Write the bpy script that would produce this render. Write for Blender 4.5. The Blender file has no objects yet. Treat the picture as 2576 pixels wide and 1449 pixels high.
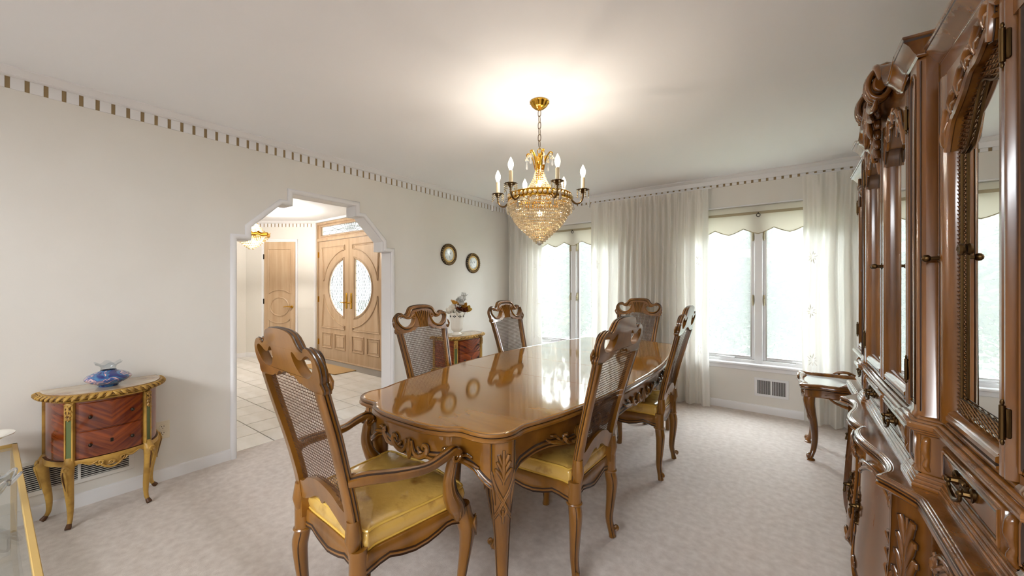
import bpy, bmesh, math, random
from math import sin, cos, pi, radians, sqrt, atan2
from mathutils import Vector, Matrix
from mathutils.geometry import tessellate_polygon
random.seed(7)
S = bpy.context.scene
COL = S.collection

# ------------------------------------------------------------------ camera, world, exposure
CAM_H = 1.292
YAW = radians(35.95)
cd = bpy.data.cameras.new('camera'); cam = bpy.data.objects.new('camera', cd); COL.objects.link(cam)
cd.sensor_fit = 'HORIZONTAL'; cd.sensor_width = 36.0; cd.lens = 36.0 * 960.0 / 2576.0
cd.shift_y = -(724.5 - 717.0) / 2576.0
cd.clip_start = 0.02; cd.clip_end = 200
cam.location = (0, 0, CAM_H); cam.rotation_euler = (pi / 2, 0, YAW)
S.camera = cam

w = bpy.data.worlds.new('world'); S.world = w; w.use_nodes = True
nt = w.node_tree; nt.nodes.clear()
out = nt.nodes.new('ShaderNodeOutputWorld'); bg = nt.nodes.new('ShaderNodeBackground')
tc = nt.nodes.new('ShaderNodeTexCoord'); sep = nt.nodes.new('ShaderNodeSeparateXYZ'); cr_ = nt.nodes.new('ShaderNodeValToRGB')
nt.links.new(tc.outputs['Generated'], sep.inputs[0]); nt.links.new(sep.outputs['Z'], cr_.inputs[0])
cr_.color_ramp.elements[0].position = 0.0; cr_.color_ramp.elements[0].color = (0.94, 0.97, 1.0, 1)
cr_.color_ramp.elements[1].position = 0.7; cr_.color_ramp.elements[1].color = (0.90, 0.95, 1.0, 1)
nt.links.new(cr_.outputs[0], bg.inputs[0]); nt.links.new(bg.outputs[0], out.inputs[0])
bg.inputs[1].default_value = 17.0
sun = bpy.data.lights.new('sun', 'SUN'); sun.energy = 6.0; sun.angle = radians(6); sun.color = (1.0, 0.95, 0.86)
so = bpy.data.objects.new('sun', sun); COL.objects.link(so); so.rotation_euler = (radians(22), 0, radians(-12))

# unseen fill lamp added behind the viewpoint to brighten the near part of the room
def area(name, loc, rot, sx, sy, en, col, spread=180):
    l = bpy.data.lights.new(name, 'AREA'); l.shape = 'RECTANGLE'; l.size = sx; l.size_y = sy; l.energy = en; l.color = col; l.spread = radians(spread)
    o = bpy.data.objects.new(name, l); COL.objects.link(o); o.location = loc; o.rotation_euler = rot; return o
area('unseen_fill_light', (-0.9, -2.7, 2.36), (radians(42), 0, 0), 2.8, 0.9, 120, (0.92, 0.96, 1.0), 150)

S.view_settings.view_transform = 'Standard'; S.view_settings.look = 'None'
S.view_settings.gamma = 1.0; S.view_settings.use_curve_mapping = False
S.view_settings.exposure = 0.68
try:
    S.cycles.use_denoising = True
    S.cycles.max_bounces = 14; S.cycles.diffuse_bounces = 6; S.cycles.glossy_bounces = 5
    S.cycles.transmission_bounces = 8; S.cycles.transparent_max_bounces = 16
    S.cycles.caustics_reflective = False; S.cycles.caustics_refractive = False
    S.cycles.sample_clamp_indirect = 6.0
except Exception:
    pass

# ------------------------------------------------------------------ helpers
def lin(c):
    c /= 255.0
    return c / 12.92 if c <= 0.04045 else ((c + 0.055) / 1.055) ** 2.4
def rgb(r, g, b): return (lin(r), lin(g), lin(b), 1.0)

def cr(pts, n=6, closed=False):
    P = [Vector(p) for p in pts]; m = len(P); o = []
    segs = m if closed else m - 1
    for i in range(segs):
        if closed: a, b, c, d = P[(i - 1) % m], P[i], P[(i + 1) % m], P[(i + 2) % m]
        else: a, b, c, d = P[max(i - 1, 0)], P[i], P[i + 1], P[min(i + 2, m - 1)]
        for k in range(n):
            t = k / n
            o.append(0.5 * ((2 * b) + (c - a) * t + (2 * a - 5 * b + 4 * c - d) * t * t + (3 * b - a - 3 * c + d) * t ** 3))
    if not closed: o.append(P[-1].copy())
    return o

def lerp(a, b, t): return a + (b - a) * t
def interp(tab, x):
    if x <= tab[0][0]: return tab[0][1]
    for (x0, y0), (x1, y1) in zip(tab, tab[1:]):
        if x <= x1: return y0 + (y1 - y0) * (x - x0) / (x1 - x0)
    return tab[-1][1]
def sinterp(tab, x):           # smooth (cubic) version
    n = len(tab)
    if x <= tab[0][0]: return tab[0][1]
    if x >= tab[-1][0]: return tab[-1][1]
    for i in range(n - 1):
        x0, y0 = tab[i]; x1, y1 = tab[i + 1]
        if x <= x1:
            h = x1 - x0; t = (x - x0) / h
            m0 = (y1 - tab[i - 1][1]) / (x1 - tab[i - 1][0]) if i > 0 else (y1 - y0) / h
            m1 = (tab[i + 2][1] - y0) / (tab[i + 2][0] - x0) if i < n - 2 else (y1 - y0) / h
            return (2*t**3-3*t*t+1)*y0 + (t**3-2*t*t+t)*h*m0 + (-2*t**3+3*t*t)*y1 + (t**3-t*t)*h*m1

class MB:
    def __init__(s): s.v = []; s.f = []; s.mi = []
    def add(s, vs, fs, mi=0):
        o = len(s.v); s.v.extend([tuple(p) for p in vs])
        for k, f in enumerate(fs):
            s.f.append([i + o for i in f]); s.mi.append(mi[k] if isinstance(mi, list) else mi)
    def xf(s, M, start=0):
        for i in range(start, len(s.v)): s.v[i] = tuple(M @ Vector(s.v[i]))
    def box(s, lo, hi, c=0.0, mi=0):
        lo = Vector(lo); hi = Vector(hi)
        for a in range(3):
            if lo[a] > hi[a]: lo[a], hi[a] = hi[a], lo[a]
        c = min(c, min(hi - lo) * 0.45)
        if c <= 0:
            vs = [(x, y, z) for x in (lo.x, hi.x) for y in (lo.y, hi.y) for z in (lo.z, hi.z)]
            s.add(vs, [(0,1,3,2),(4,6,7,5),(0,4,5,1),(2,3,7,6),(0,2,6,4),(1,5,7,3)], mi); return
        vs = []; idx = {}
        for sx in (0, 1):
            for sy in (0, 1):
                for sz in (0, 1):
                    sg = (sx, sy, sz)
                    for a in range(3):
                        p = [0, 0, 0]
                        for b in range(3):
                            e = hi[b] if sg[b] else lo[b]
                            p[b] = e if b == a else (e - c if sg[b] else e + c)
                        idx[(a,) + sg] = len(vs); vs.append(p)
        fs = []
        for a in range(3):
            b, d = (a + 1) % 3, (a + 2) % 3
            for e in (0, 1):
                q = []
                for (i, j) in ((0,0),(1,0),(1,1),(0,1)):
                    sg = [0,0,0]; sg[a] = e; sg[b] = i; sg[d] = j; q.append(idx[(a,) + tuple(sg)])
                fs.append(q)
            for i in (0, 1):           # edges parallel to axis a
                for j in (0, 1):
                    q = []
                    for (ax, e) in ((b, 0), (b, 1), (d, 1), (d, 0)):
                        sg = [0,0,0]; sg[a] = e; sg[b] = i; sg[d] = j; q.append(idx[(ax,) + tuple(sg)])
                    fs.append(q)
        for sx in (0,1):
            for sy in (0,1):
                for sz in (0,1): fs.append([idx[(a, sx, sy, sz)] for a in range(3)])
        s.add(vs, fs, mi)
    def frames(s, P, up=None, closed=False):
        n = len(P); T = []
        for i in range(n):
            a = P[(i - 1) % n] if (closed or i > 0) else P[i]
            b = P[(i + 1) % n] if (closed or i < n - 1) else P[i]
            t = (b - a); T.append(t.normalized() if t.length > 1e-9 else (T[-1] if T else Vector((0,0,1))))
        F = []
        if up is not None:
            up = Vector(up)
            for t in T:
                x = t.cross(up)
                if x.length < 1e-5: x = t.cross(Vector((0.31, 0.95, 0.1)))
                x.normalize(); F.append((x, x.cross(t).normalized()))
        else:
            t = T[0]; r = Vector((0,0,1)) if abs(t.z) < 0.9 else Vector((1,0,0))
            x = t.cross(r).normalized()
            for t in T:
                x = (x - t * x.dot(t))
                if x.length < 1e-6: x = t.orthogonal()
                x.normalize(); F.append((x, x.cross(t).normalized()))
        return F
    def sweep(s, prof, path, up=None, closed=False, cprof=True, mi=0, scale=None, caps=True):
        P = [Vector(p) for p in path]; F = s.frames(P, up, closed); n = len(P); m = len(prof); vs = []
        for i, p in enumerate(P):
            k = 1.0 if scale is None else (scale(i / max(n - 1, 1)) if callable(scale) else scale[i])
            ka, kb = k if isinstance(k, tuple) else (k, k)
            x, y = F[i]
            for a, b in prof: vs.append(p + x * (a * ka) + y * (b * kb))
        fs = []; ms = []
        for i in range(n if closed else n - 1):
            j = (i + 1) % n
            for q in range(m if cprof else m - 1):
                r = (q + 1) % m
                fs.append((i*m+q, i*m+r, j*m+r, j*m+q)); ms.append(mi[q] if isinstance(mi, list) else mi)
        if caps and not closed and cprof:
            m0 = mi[0] if isinstance(mi, list) else mi
            fs.append(tuple(range(m))); fs.append(tuple((n-1)*m + q for q in range(m))); ms += [m0, m0]
        s.add(vs, fs, ms)
    def tube(s, path, r, n=8, mi=0, up=None, closed=False, flat=1.0, caps=True):
        prof = [(cos(2*pi*k/n), flat * sin(2*pi*k/n)) for k in range(n)]
        L = len(path)
        if isinstance(r, (int, float)): rs = [r] * L
        elif callable(r): rs = [r(i / max(L - 1, 1)) for i in range(L)]
        else:
            m = len(r); rs = []
            for i in range(L):
                t = i / max(L - 1, 1) * (m - 1); k = min(int(t), m - 2); rs.append(lerp(r[k], r[k+1], t - k))
        s.sweep(prof, path, up, closed, True, mi, rs, caps)
    def lathe(s, prof, n=24, c=(0,0,0), mi=0, arc=None, sx=1.0, sy=1.0, rf=None):
        m = len(prof); vs = []; a0, a1 = arc if arc else (0, 2*pi); cnt = n if not arc else n + 1
        for i in range(cnt):
            a = a0 + (a1 - a0) * i / n
            for q, (r, z) in enumerate(prof):
                k, dz = rf(a, q / max(m - 1, 1)) if rf else (1.0, 0.0)
                vs.append((c[0] + sx*r*k*cos(a), c[1] + sy*r*k*sin(a), c[2] + z + dz))
        fs = []; ms = []
        for i in range(n):
            j = (i + 1) % cnt
            for q in range(m - 1):
                fs.append((i*m+q, j*m+q, j*m+q+1, i*m+q+1)); ms.append(mi[q] if isinstance(mi, list) else mi)
        s.add(vs, fs, ms)
    def sphere(s, c, r, nu=8, nv=5, mi=0):
        if not isinstance(r, (tuple, list)): r = (r, r, r)
        vs = [(c[0], c[1], c[2] + r[2])]; fs = []
        for i in range(1, nv):
            t = pi * i / nv
            for k in range(nu):
                a = 2*pi*k/nu; vs.append((c[0]+r[0]*sin(t)*cos(a), c[1]+r[1]*sin(t)*sin(a), c[2]+r[2]*cos(t)))
        vs.append((c[0], c[1], c[2] - r[2])); e = len(vs) - 1
        for k in range(nu):
            fs.append((0, 1+k, 1+(k+1)%nu)); fs.append((e, e-nu+(k+1)%nu, e-nu+k))
            for i in range(nv - 2):
                b = 1 + i*nu; fs.append((b+k, b+nu+k, b+nu+(k+1)%nu, b+(k+1)%nu))
        s.add(vs, fs, mi)
    def plate(s, outer, holes, f, t0, t1, mi=0, side_mi=None, mi0=None):
        # outer/holes: 2D loops; f(u, v, t) -> 3D
        loops = [[Vector((p[0], p[1], 0)) for p in outer]] + [[Vector((p[0], p[1], 0)) for p in h] for h in holes]
        tris = tessellate_polygon(loops); flat = [p for l in loops for p in l]; N = len(flat)
        vs = [f(p.x, p.y, t0) for p in flat] + [f(p.x, p.y, t1) for p in flat]
        fs = [tuple(t) for t in tris] + [tuple(i + N for i in t) for t in tris]
        ms = [mi if mi0 is None else mi0] * len(tris) + [mi] * len(tris)
        o = 0
        for l in loops:
            m = len(l)
            for i in range(m):
                j = (i + 1) % m; fs.append((o+i, o+j, o+j+N, o+i+N)); ms.append(mi if side_mi is None else side_mi)
            o += m
        s.add(vs, fs, ms)
    def grid(s, nu, nv, f, mi=0, cu=False, cv=False):
        vs = [f(i / nu, j / nv) for i in range(nu if cu else nu + 1) for j in range(nv if cv else nv + 1)]
        ru = nu if cu else nu + 1; rv = nv if cv else nv + 1
        fs = [(i*rv+j, ((i+1)%ru)*rv+j, ((i+1)%ru)*rv+(j+1)%rv, i*rv+(j+1)%rv) for i in range(nu) for j in range(nv)]
        s.add(vs, fs, mi)
    def mesh(s, name, mats, ang=38, recalc=True):
        me = bpy.data.meshes.new(name); me.from_pydata(s.v, [], s.f); me.update()
        for m in mats: me.materials.append(m)
        me.polygons.foreach_set('material_index', s.mi); me.polygons.foreach_set('use_smooth', [True] * len(s.f))
        if recalc:
            b = bmesh.new(); b.from_mesh(me); bmesh.ops.recalc_face_normals(b, faces=b.faces); b.to_mesh(me); b.free()
        try: me.set_sharp_from_angle(angle=radians(ang))
        except Exception: pass
        return me
    def obj(s, name, mats, parent=None, loc=None, rz=0.0, ang=38, bevel=0.0, recalc=True):
        if not isinstance(mats, (list, tuple)): mats = [mats]
        return link(name, s.mesh(name, mats, ang, recalc), parent, loc, rz, bevel)

def link(name, me, parent=None, loc=None, rz=0.0, bevel=0.0):
    o = bpy.data.objects.new(name, me); COL.objects.link(o)
    if parent is not None: o.parent = parent
    if loc is not None: o.location = loc
    if rz: o.rotation_euler = (0, 0, rz)
    if bevel:
        md = o.modifiers.new('bevel', 'BEVEL'); md.width = bevel; md.segments = 2; md.limit_method = 'ANGLE'; md.angle_limit = radians(50)
    return o
def thing(name, label, cat, loc=(0,0,0), rz=0.0, group=None):
    o = bpy.data.objects.new(name, None); COL.objects.link(o); o.location = loc; o.rotation_euler = (0,0,rz)
    o.empty_display_size = 0.1
    return tag(o, label, cat, group)
def tag(o, label, cat, group=None):
    o['label'] = label; o['category'] = cat
    if group: o['group'] = group
    return o
def struct(o): o['kind'] = 'structure'; return o
def stuff(o): o['kind'] = 'stuff'; return o
def dup(root, loc, rz=0.0, label=None, group=None):
    def rec(o, par):
        c = o.copy(); COL.objects.link(c); c.parent = par
        for ch in list(o.children): rec(ch, c)
        return c
    c = rec(root, None); c.location = loc; c.rotation_euler = (0, 0, rz)
    if label: c['label'] = label
    if group: c['group'] = group
    return c

# ornament strokes: list of (points 2D, [radii]); f(u, v) -> (3D point)
def spiral(cx, cy, r0, r1, a0, turns, n=22):
    return [(cx + lerp(r0, r1, k/n) * cos(a0 + turns*2*pi*k/n), cy + lerp(r0, r1, k/n) * sin(a0 + turns*2*pi*k/n)) for k in range(n + 1)]
def orn(mb, strokes, f, mi=0, n=6, dk=None, su=1.0):
    for pts, rs in strokes:
        mb.tube([f(*p) for p in pts], rs, n, mi)
        if dk is not None and len(pts) > 2:          # antique glaze settled along both sides of the relief
            m = len(pts)
            for sg in (-1, 1):
                L_ = []
                for i, p in enumerate(pts):
                    a, c = pts[max(i-1, 0)], pts[min(i+1, m-1)]; dx, dy = (c[0]-a[0]) * su, c[1]-a[1]; l = sqrt(dx*dx + dy*dy) or 1
                    t = i / (m-1) * (len(rs)-1); k = min(int(t), max(len(rs)-2, 0)); r = lerp(rs[k], rs[min(k+1, len(rs)-1)], t-k) * .98
                    L_.append(f(p[0] - sg * dy / l * r / su, p[1] + sg * dx / l * r))
                mb.tube(L_, .0015, 4, dk)
def leaf(x, y, ang, L, wd, k=4, r=0.006):
    """acanthus leaf as strokes: vein plus curling lobes both sides"""
    ca, sa = cos(ang), sin(ang); T = lambda a, b: (x + a*ca - b*sa, y + a*sa + b*ca); o = []
    o.append(([T(L*t/6, 0) for t in range(7)], [r*1.1, r*1.3, r*0.5]))
    for i in range(k):
        a = L * (0.08 + 0.8 * i / k); g = wd * (1 - 0.55 * i / k)
        for sg in (-1, 1):
            o.append((cr([T(a, 0), T(a + L*0.16, sg*g*0.45), T(a + L*0.27, sg*g*0.85), T(a + L*0.22, sg*g*1.0)], 3), [r*0.7, r*1.35, r*1.1, r*0.5]))
    return o

# ------------------------------------------------------------------ materials
def base_mat(name):
    m = bpy.data.materials.new(name); m.use_nodes = True
    return m, m.node_tree, m.node_tree.nodes['Principled BSDF']
def setp(b, **k):
    for n, v in k.items():
        n = n.replace('_', ' ')
        for cand in (n, n.title()):
            if cand in b.inputs: b.inputs[cand].default_value = v; break
def mat(name, c, rough=0.5, metal=0.0, spec=0.5, coat=0.0, c2=None, nscale=8.0, stretch=(1,1,1), bump=0.0, bscale=60.0, detail=3.0, coatr=0.06, trans=0.0, ior=1.45, sheen=0.0, lo=0.35, hi=0.65, emit=None, estr=0.0, sss=0.0):
    m, t, b = base_mat(name); b.inputs['Base Color'].default_value = c; b.inputs['Roughness'].default_value = rough
    b.inputs['Metallic'].default_value = metal
    b.inputs['Specular IOR Level'].default_value = spec; b.inputs['Coat Weight'].default_value = coat; b.inputs['Coat Roughness'].default_value = coatr
    b.inputs['Transmission Weight'].default_value = trans; b.inputs['IOR'].default_value = ior; b.inputs['Sheen Weight'].default_value = sheen
    if emit: b.inputs['Emission Color'].default_value = emit; b.inputs['Emission Strength'].default_value = estr
    if c2 is not None or bump > 0:
        tc = t.nodes.new('ShaderNodeTexCoord'); mp = t.nodes.new('ShaderNodeMapping'); mp.inputs['Scale'].default_value = stretch
        t.links.new(tc.outputs['Object'], mp.inputs[0])
    if c2 is not None:
        nz = t.nodes.new('ShaderNodeTexNoise'); nz.inputs['Scale'].default_value = nscale; nz.inputs['Detail'].default_value = detail
        t.links.new(mp.outputs[0], nz.inputs['Vector'])
        rp = t.nodes.new('ShaderNodeValToRGB'); rp.color_ramp.elements[0].position = lo; rp.color_ramp.elements[1].position = hi
        rp.color_ramp.elements[0].color = c; rp.color_ramp.elements[1].color = c2
        t.links.new(nz.outputs['Fac'], rp.inputs[0]); t.links.new(rp.outputs[0], b.inputs['Base Color'])
    if bump > 0:
        n2 = t.nodes.new('ShaderNodeTexNoise'); n2.inputs['Scale'].default_value = bscale; n2.inputs['Detail'].default_value = 4
        t.links.new(tc.outputs['Object'], n2.inputs['Vector'])
        bp = t.nodes.new('ShaderNodeBump'); bp.inputs['Strength'].default_value = bump; bp.inputs['Distance'].default_value = 0.01
        t.links.new(n2.outputs['Fac'], bp.inputs['Height']); t.links.new(bp.outputs[0], b.inputs['Normal'])
    return m

M = {}
M['wall'] = mat('wall_paint', rgb(224, 220, 213), 0.75, c2=rgb(227, 224, 218), nscale=2, bump=0.03, bscale=120)
M['foyer_wall'] = mat('foyer_paint', rgb(224, 220, 212), 0.75)
M['ceil'] = mat('ceiling_paint', rgb(242, 243, 246), 0.85)
M['taupe'] = mat('taupe_strip', rgb(150, 128, 92), 0.7)  # darker tone for the strip behind the dentil gaps
M['trimw'] = mat('white_trim_paint', rgb(230, 229, 230), 0.35)
M['carpet'] = mat('carpet', rgb(218, 203, 192), 0.95, c2=rgb(242, 230, 221), nscale=26, detail=12, spec=0.1, sheen=0.3, bump=0.7, bscale=520, lo=0.25, hi=0.7)
M['tile'] = mat('tile', rgb(214, 210, 202), 0.28, c2=rgb(228, 225, 220), nscale=3, detail=6, stretch=(1, 3, 1))
M['grout'] = mat('grout', rgb(138, 132, 124), 0.8)
M['wood'] = mat('walnut_gold', rgb(106, 66, 14), 0.28, coat=0.75, c2=rgb(146, 97, 32), nscale=7, stretch=(1.2, 1.2, 0.25), detail=5, bump=0.02, bscale=90)
M['wood_h'] = mat('walnut_gold_horizontal', rgb(108, 66, 14), 0.28, coat=0.75, c2=rgb(146, 97, 32), nscale=7, stretch=(0.3, 1.2, 1.2), detail=5)
M['wood_dk'] = mat('dark_glaze', rgb(50, 28, 12), 0.35, coat=.5)
M['wood_rd'] = mat('walnut_brown', rgb(78, 42, 12), 0.25, coat=0.85, coatr=0.12, c2=rgb(142, 90, 34), nscale=11, stretch=(1.6, 1.6, 0.16), detail=8, lo=0.3, hi=0.72)
M['top'] = mat('tabletop_veneer', rgb(142, 92, 22), 0.07, coat=1.0, c2=rgb(168, 116, 38), nscale=5, stretch=(0.3, 2.0, 1), detail=3, spec=0.6)
M['cane'] = mat('woven_cane', rgb(92, 58, 32), 0.5, c2=rgb(68, 40, 20), nscale=40)
M['satin'] = mat('gold_satin', rgb(218, 178, 92), 0.22, coat=0.8, c2=rgb(140, 98, 44), nscale=14, detail=7, lo=0.55, hi=0.80, bump=0.25, bscale=26)
M['welt'] = mat('gold_welt', rgb(224, 184, 84), 0.3, coat=0.3)
M['brass'] = mat('polished_brass', rgb(206, 158, 58), 0.18, metal=1.0)
M['abrass'] = mat('antique_brass', rgb(92, 70, 42), 0.34, metal=1.0)
M['gold'] = mat('gilded_frame', rgb(200, 166, 96), 0.45, coat=0.1)
M['gilt'] = mat('gilt_paint', rgb(184, 144, 68), 0.42, c2=rgb(126, 88, 34), nscale=14, detail=5, lo=0.45, hi=0.75)
M['gilt_dk'] = mat('gilt_dark_glaze', rgb(84, 50, 22), 0.45)  # dark brown glaze on the gilt grooves, edges and feet
M['green'] = mat('sage_panel', rgb(92, 104, 62), 0.4)
M['marble'] = mat('beige_marble', rgb(206, 188, 160), 0.18, coat=0.5, c2=rgb(168, 132, 102), nscale=9, detail=8, lo=0.4, hi=0.75)
M['plastic'] = mat('ivory_plastic', rgb(226, 216, 194), 0.35)
M['dark'] = mat('black_slot', rgb(30, 28, 26), 0.6)
M['iron'] = mat('dark_iron', rgb(52, 44, 36), 0.4, metal=0.8)
M['bead'] = mat('crystal_bead', rgb(240, 222, 184), 0.06, spec=1.0, coat=1.0, trans=0.45, ior=1.5, emit=(1.0, 0.78, 0.45, 1), estr=0.0)
M['prism'] = mat('crystal_prism', rgb(245, 245, 245), 0.03, spec=1.0, trans=0.75, ior=1.5)
M['bulb'] = mat('lit_bulb', rgb(255, 240, 215), 0.3, emit=(1.0, 0.84, 0.60, 1), estr=5.0)
M['candle'] = mat('candle_sleeve', rgb(208, 190, 154), 0.5)
M['whitepot'] = mat('white_porcelain', rgb(232, 228, 218), 0.22, coat=0.4)
M['mirror'] = mat('mirror_glass', rgb(236, 238, 238), 0.0, metal=1.0)
M['sidetop'] = mat('white_glass_top', rgb(206, 214, 214), 0.05, coat=1.0)
M['lattice'] = mat('bronze_lattice', rgb(150, 112, 74), 0.3, metal=1.0)
M['doorwood'] = mat('pickled_oak', rgb(178, 150, 118), 0.38, coat=0.15, c2=rgb(194, 168, 138), nscale=6, stretch=(2, 2, 0.2), detail=5)
M['doorgroove'] = mat('pickled_oak_groove', rgb(138, 106, 78), 0.45)  # darker oak tone of the door groove lines
M['leadline'] = mat('lead_came', rgb(96, 104, 102), 0.5)
M['mat_brown'] = mat('doormat', rgb(170, 138, 94), 0.9)
M['filigree'] = mat('bronze_filigree', rgb(150, 124, 84), 0.4, metal=.75)
M['lawn'] = mat('lawn', rgb(92, 98, 78), 0.9, c2=rgb(112, 114, 94), nscale=1.2)
M['bark'] = mat('bark', rgb(110, 96, 80), 0.9)
M['steel'] = mat('hinge_steel', rgb(170, 168, 160), 0.35, metal=0.9)

def two_sided_leaf(name, c, c2):
    m, t, b = base_mat(name); t.nodes.remove(b); o = t.nodes['Material Output']
    d = t.nodes.new('ShaderNodeBsdfDiffuse'); tr = t.nodes.new('ShaderNodeBsdfTranslucent'); mx = t.nodes.new('ShaderNodeMixShader'); mx.inputs[0].default_value = 0.45
    tc = t.nodes.new('ShaderNodeTexCoord'); nz = t.nodes.new('ShaderNodeTexNoise'); nz.inputs['Scale'].default_value = 0.8; nz.inputs['Detail'].default_value = 4
    rp = t.nodes.new('ShaderNodeValToRGB'); rp.color_ramp.elements[0].color = c; rp.color_ramp.elements[1].color = c2; rp.color_ramp.elements[0].position = 0.35; rp.color_ramp.elements[1].position = 0.65
    t.links.new(tc.outputs['Object'], nz.inputs[0]); t.links.new(nz.outputs['Fac'], rp.inputs[0])
    t.links.new(rp.outputs[0], d.inputs[0]); t.links.new(rp.outputs[0], tr.inputs[0])
    t.links.new(d.outputs[0], mx.inputs[1]); t.links.new(tr.outputs[0], mx.inputs[2]); t.links.new(mx.outputs[0], o.inputs[0])
    return m
M['leaf_a'] = two_sided_leaf('leaves_pale', rgb(46, 50, 36), rgb(74, 71, 50))
M['leaf_b'] = two_sided_leaf('leaves_mid', rgb(36, 42, 35), rgb(58, 64, 54))

def sheer(name, c, ta, tl, pattern=False):
    """fabric: part see-through weave, part translucent, part diffuse"""
    m, t, b = base_mat(name); t.nodes.remove(b); o = t.nodes['Material Output']
    d = t.nodes.new('ShaderNodeBsdfDiffuse'); d.inputs[0].default_value = c
    tr = t.nodes.new('ShaderNodeBsdfTranslucent'); tr.inputs[0].default_value = c
    tp = t.nodes.new('ShaderNodeBsdfTransparent')
    m1 = t.nodes.new('ShaderNodeMixShader'); m1.inputs[0].default_value = tl
    m2 = t.nodes.new('ShaderNodeMixShader'); m2.inputs[0].default_value = ta
    t.links.new(d.outputs[0], m1.inputs[1]); t.links.new(tr.outputs[0], m1.inputs[2])
    t.links.new(m1.outputs[0], m2.inputs[1]); t.links.new(tp.outputs[0], m2.inputs[2]); t.links.new(m2.outputs[0], o.inputs[0])
    return m
M['curtain'] = sheer('sheer_curtain', rgb(240, 237, 231), 0.06, 0.26)
M['shade'] = sheer('shade_cloth', rgb(236, 233, 224), 0.0, 0.35)
M['braid'] = mat('shade_braid', rgb(168, 156, 128), 0.7)
M['screen'] = sheer('insect_screen', rgb(216, 220, 216), 0.80, 0.5)

def glass(name, c, rough=0.0, gl=0.12):
    m, t, b = base_mat(name); t.nodes.remove(b); o = t.nodes['Material Output']
    tp = t.nodes.new('ShaderNodeBsdfTransparent'); tp.inputs[0].default_value = c
    g = t.nodes.new('ShaderNodeBsdfGlossy'); g.inputs['Roughness'].default_value = rough
    lw = t.nodes.new('ShaderNodeLayerWeight'); lw.inputs[0].default_value = 0.5
    pw = t.nodes.new('ShaderNodeMath'); pw.operation = 'POWER'; pw.inputs[1].default_value = 3.0; t.links.new(lw.outputs['Facing'], pw.inputs[0])
    ad = t.nodes.new('ShaderNodeMath'); ad.operation = 'MULTIPLY_ADD'; ad.inputs[1].default_value = 0.6; ad.inputs[2].default_value = 0.045; t.links.new(pw.outputs[0], ad.inputs[0])
    mx = t.nodes.new('ShaderNodeMixShader')
    t.links.new(ad.outputs[0], mx.inputs[0]); t.links.new(tp.outputs[0], mx.inputs[1]); t.links.new(g.outputs[0], mx.inputs[2]); t.links.new(mx.outputs[0], o.inputs[0])
    return m
M['pane'] = glass('window_glass', (0.96, 0.98, 0.98, 1))
M['tableglass'] = glass('table_glass', (0.93, 0.94, 0.93, 1))
M['clearglass'] = glass('clear_blown_glass', (0.93, 0.95, 0.96, 1), 0.02)
M['doorglass'] = sheer('frosted_door_glass', rgb(190, 202, 200), 0.12, 0.30)

# ------------------------------------------------------------------ room shell
XL, YB, XR, YS, ZC, WT = -3.35, 4.60, 0.74, -1.7, 2.44, 0.15
FX0, FY = -7.92, 3.48            # foyer: far corner x, front door wall y
AY = 1.787                       # centre of the archway
# floor
b = MB(); b.box((XL - 0.11, YS - 0.1, -0.12), (XR + 0.1, YB + 0.1, 0.0)); floor = struct(b.obj('floor', M['carpet']))
b = MB(); b.box((-8.6, YS - 0.1, -0.12), (XL - 0.11, FY + 0.1, -0.006)); fl2 = struct(b.obj('floor_foyer', M['grout']))
tm = None
TP = 0.3
for i in range(16):
    for j in range(18):
        x = XL - 0.112 - (i + 0.5) * TP; y = 1.41 + (j - 11 + 0.5) * 0.305
        if y + 0.15 > FY + 0.02 or x < -8.2 or y < -1.2: continue
        if tm is None:
            b = MB(); b.box((-TP/2 + 0.003, -0.1525 + 0.003, -0.01), (TP/2 - 0.003, 0.1525 - 0.003, 0.0), 0.002); tm = b.mesh('tile', [M['tile']])
        t = link('tile', tm, fl2, (x, y, 0.0015 * ((i * 7 + j * 3) % 3) / 3))
# ceiling
b = MB(); b.box((-8.7, YS - 0.1, ZC), (XR + 0.15, YB + 0.2, ZC + 0.12)); struct(b.obj('ceiling', M['ceil']))
# left wall with the stepped archway
arch = [(0.69, -0.02), (0.69, 1.64), (0.595, 1.64), (0.595, 1.735), (0.372, 1.955), (0.292, 1.955), (0.292, 2.055)]
half = [(AY + a, z) for a, z in arch]; other = [(AY - a, z) for a, z in reversed(arch)]
hole = half + other
poly = [(YS, -0.02), (AY - 0.69, -0.02)] + [(AY - a, z) for a, z in arch[1:]] + [(AY + a, z) for a, z in reversed(arch[1:])] + [(AY + 0.69, -0.02), (YB + 0.1, -0.02), (YB + 0.1, ZC), (YS, ZC)]
b = MB(); b.plate(poly, [], lambda u, v, t: (t, u, v), XL, XL - WT)
struct(b.obj('wall_left', M['wall']))
# bullnose trim round the archway
b = MB(); pth = [(AY - a, max(z, 0.0)) for a, z in arch] + [(AY + a, max(z, 0.0)) for a, z in reversed(arch)]
prof = [(0.012, -0.016), (0.012, 0.034), (0.0, 0.044), (-0.016, 0.044), (-0.026, 0.034), (-0.026, -0.016)]
def offs(P, d):                   # offset an open 2D path sideways with mitres
    o = []
    for i, p in enumerate(P):
        a = Vector(P[max(i-1, 0)]); c = Vector(P[min(i+1, len(P)-1)]); q = Vector(p)
        n1 = (q - a); n2 = (c - q)
        if n1.length < 1e-6: n1 = n2
        if n2.length < 1e-6: n2 = n1
        n1 = Vector((-n1.y, n1.x)).normalized(); n2 = Vector((-n2.y, n2.x)).normalized(); m = (n1 + n2); m = m / max(m.length_squared / 2, 0.35)
        o.append((q.x + m.x * d, q.y + m.y * d))
    return o
rows = [(-0.004, 0.0), (-0.004, 0.012), (0.006, 0.022), (0.022, 0.022), (0.034, 0.012), (0.034, -0.001)]
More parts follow.
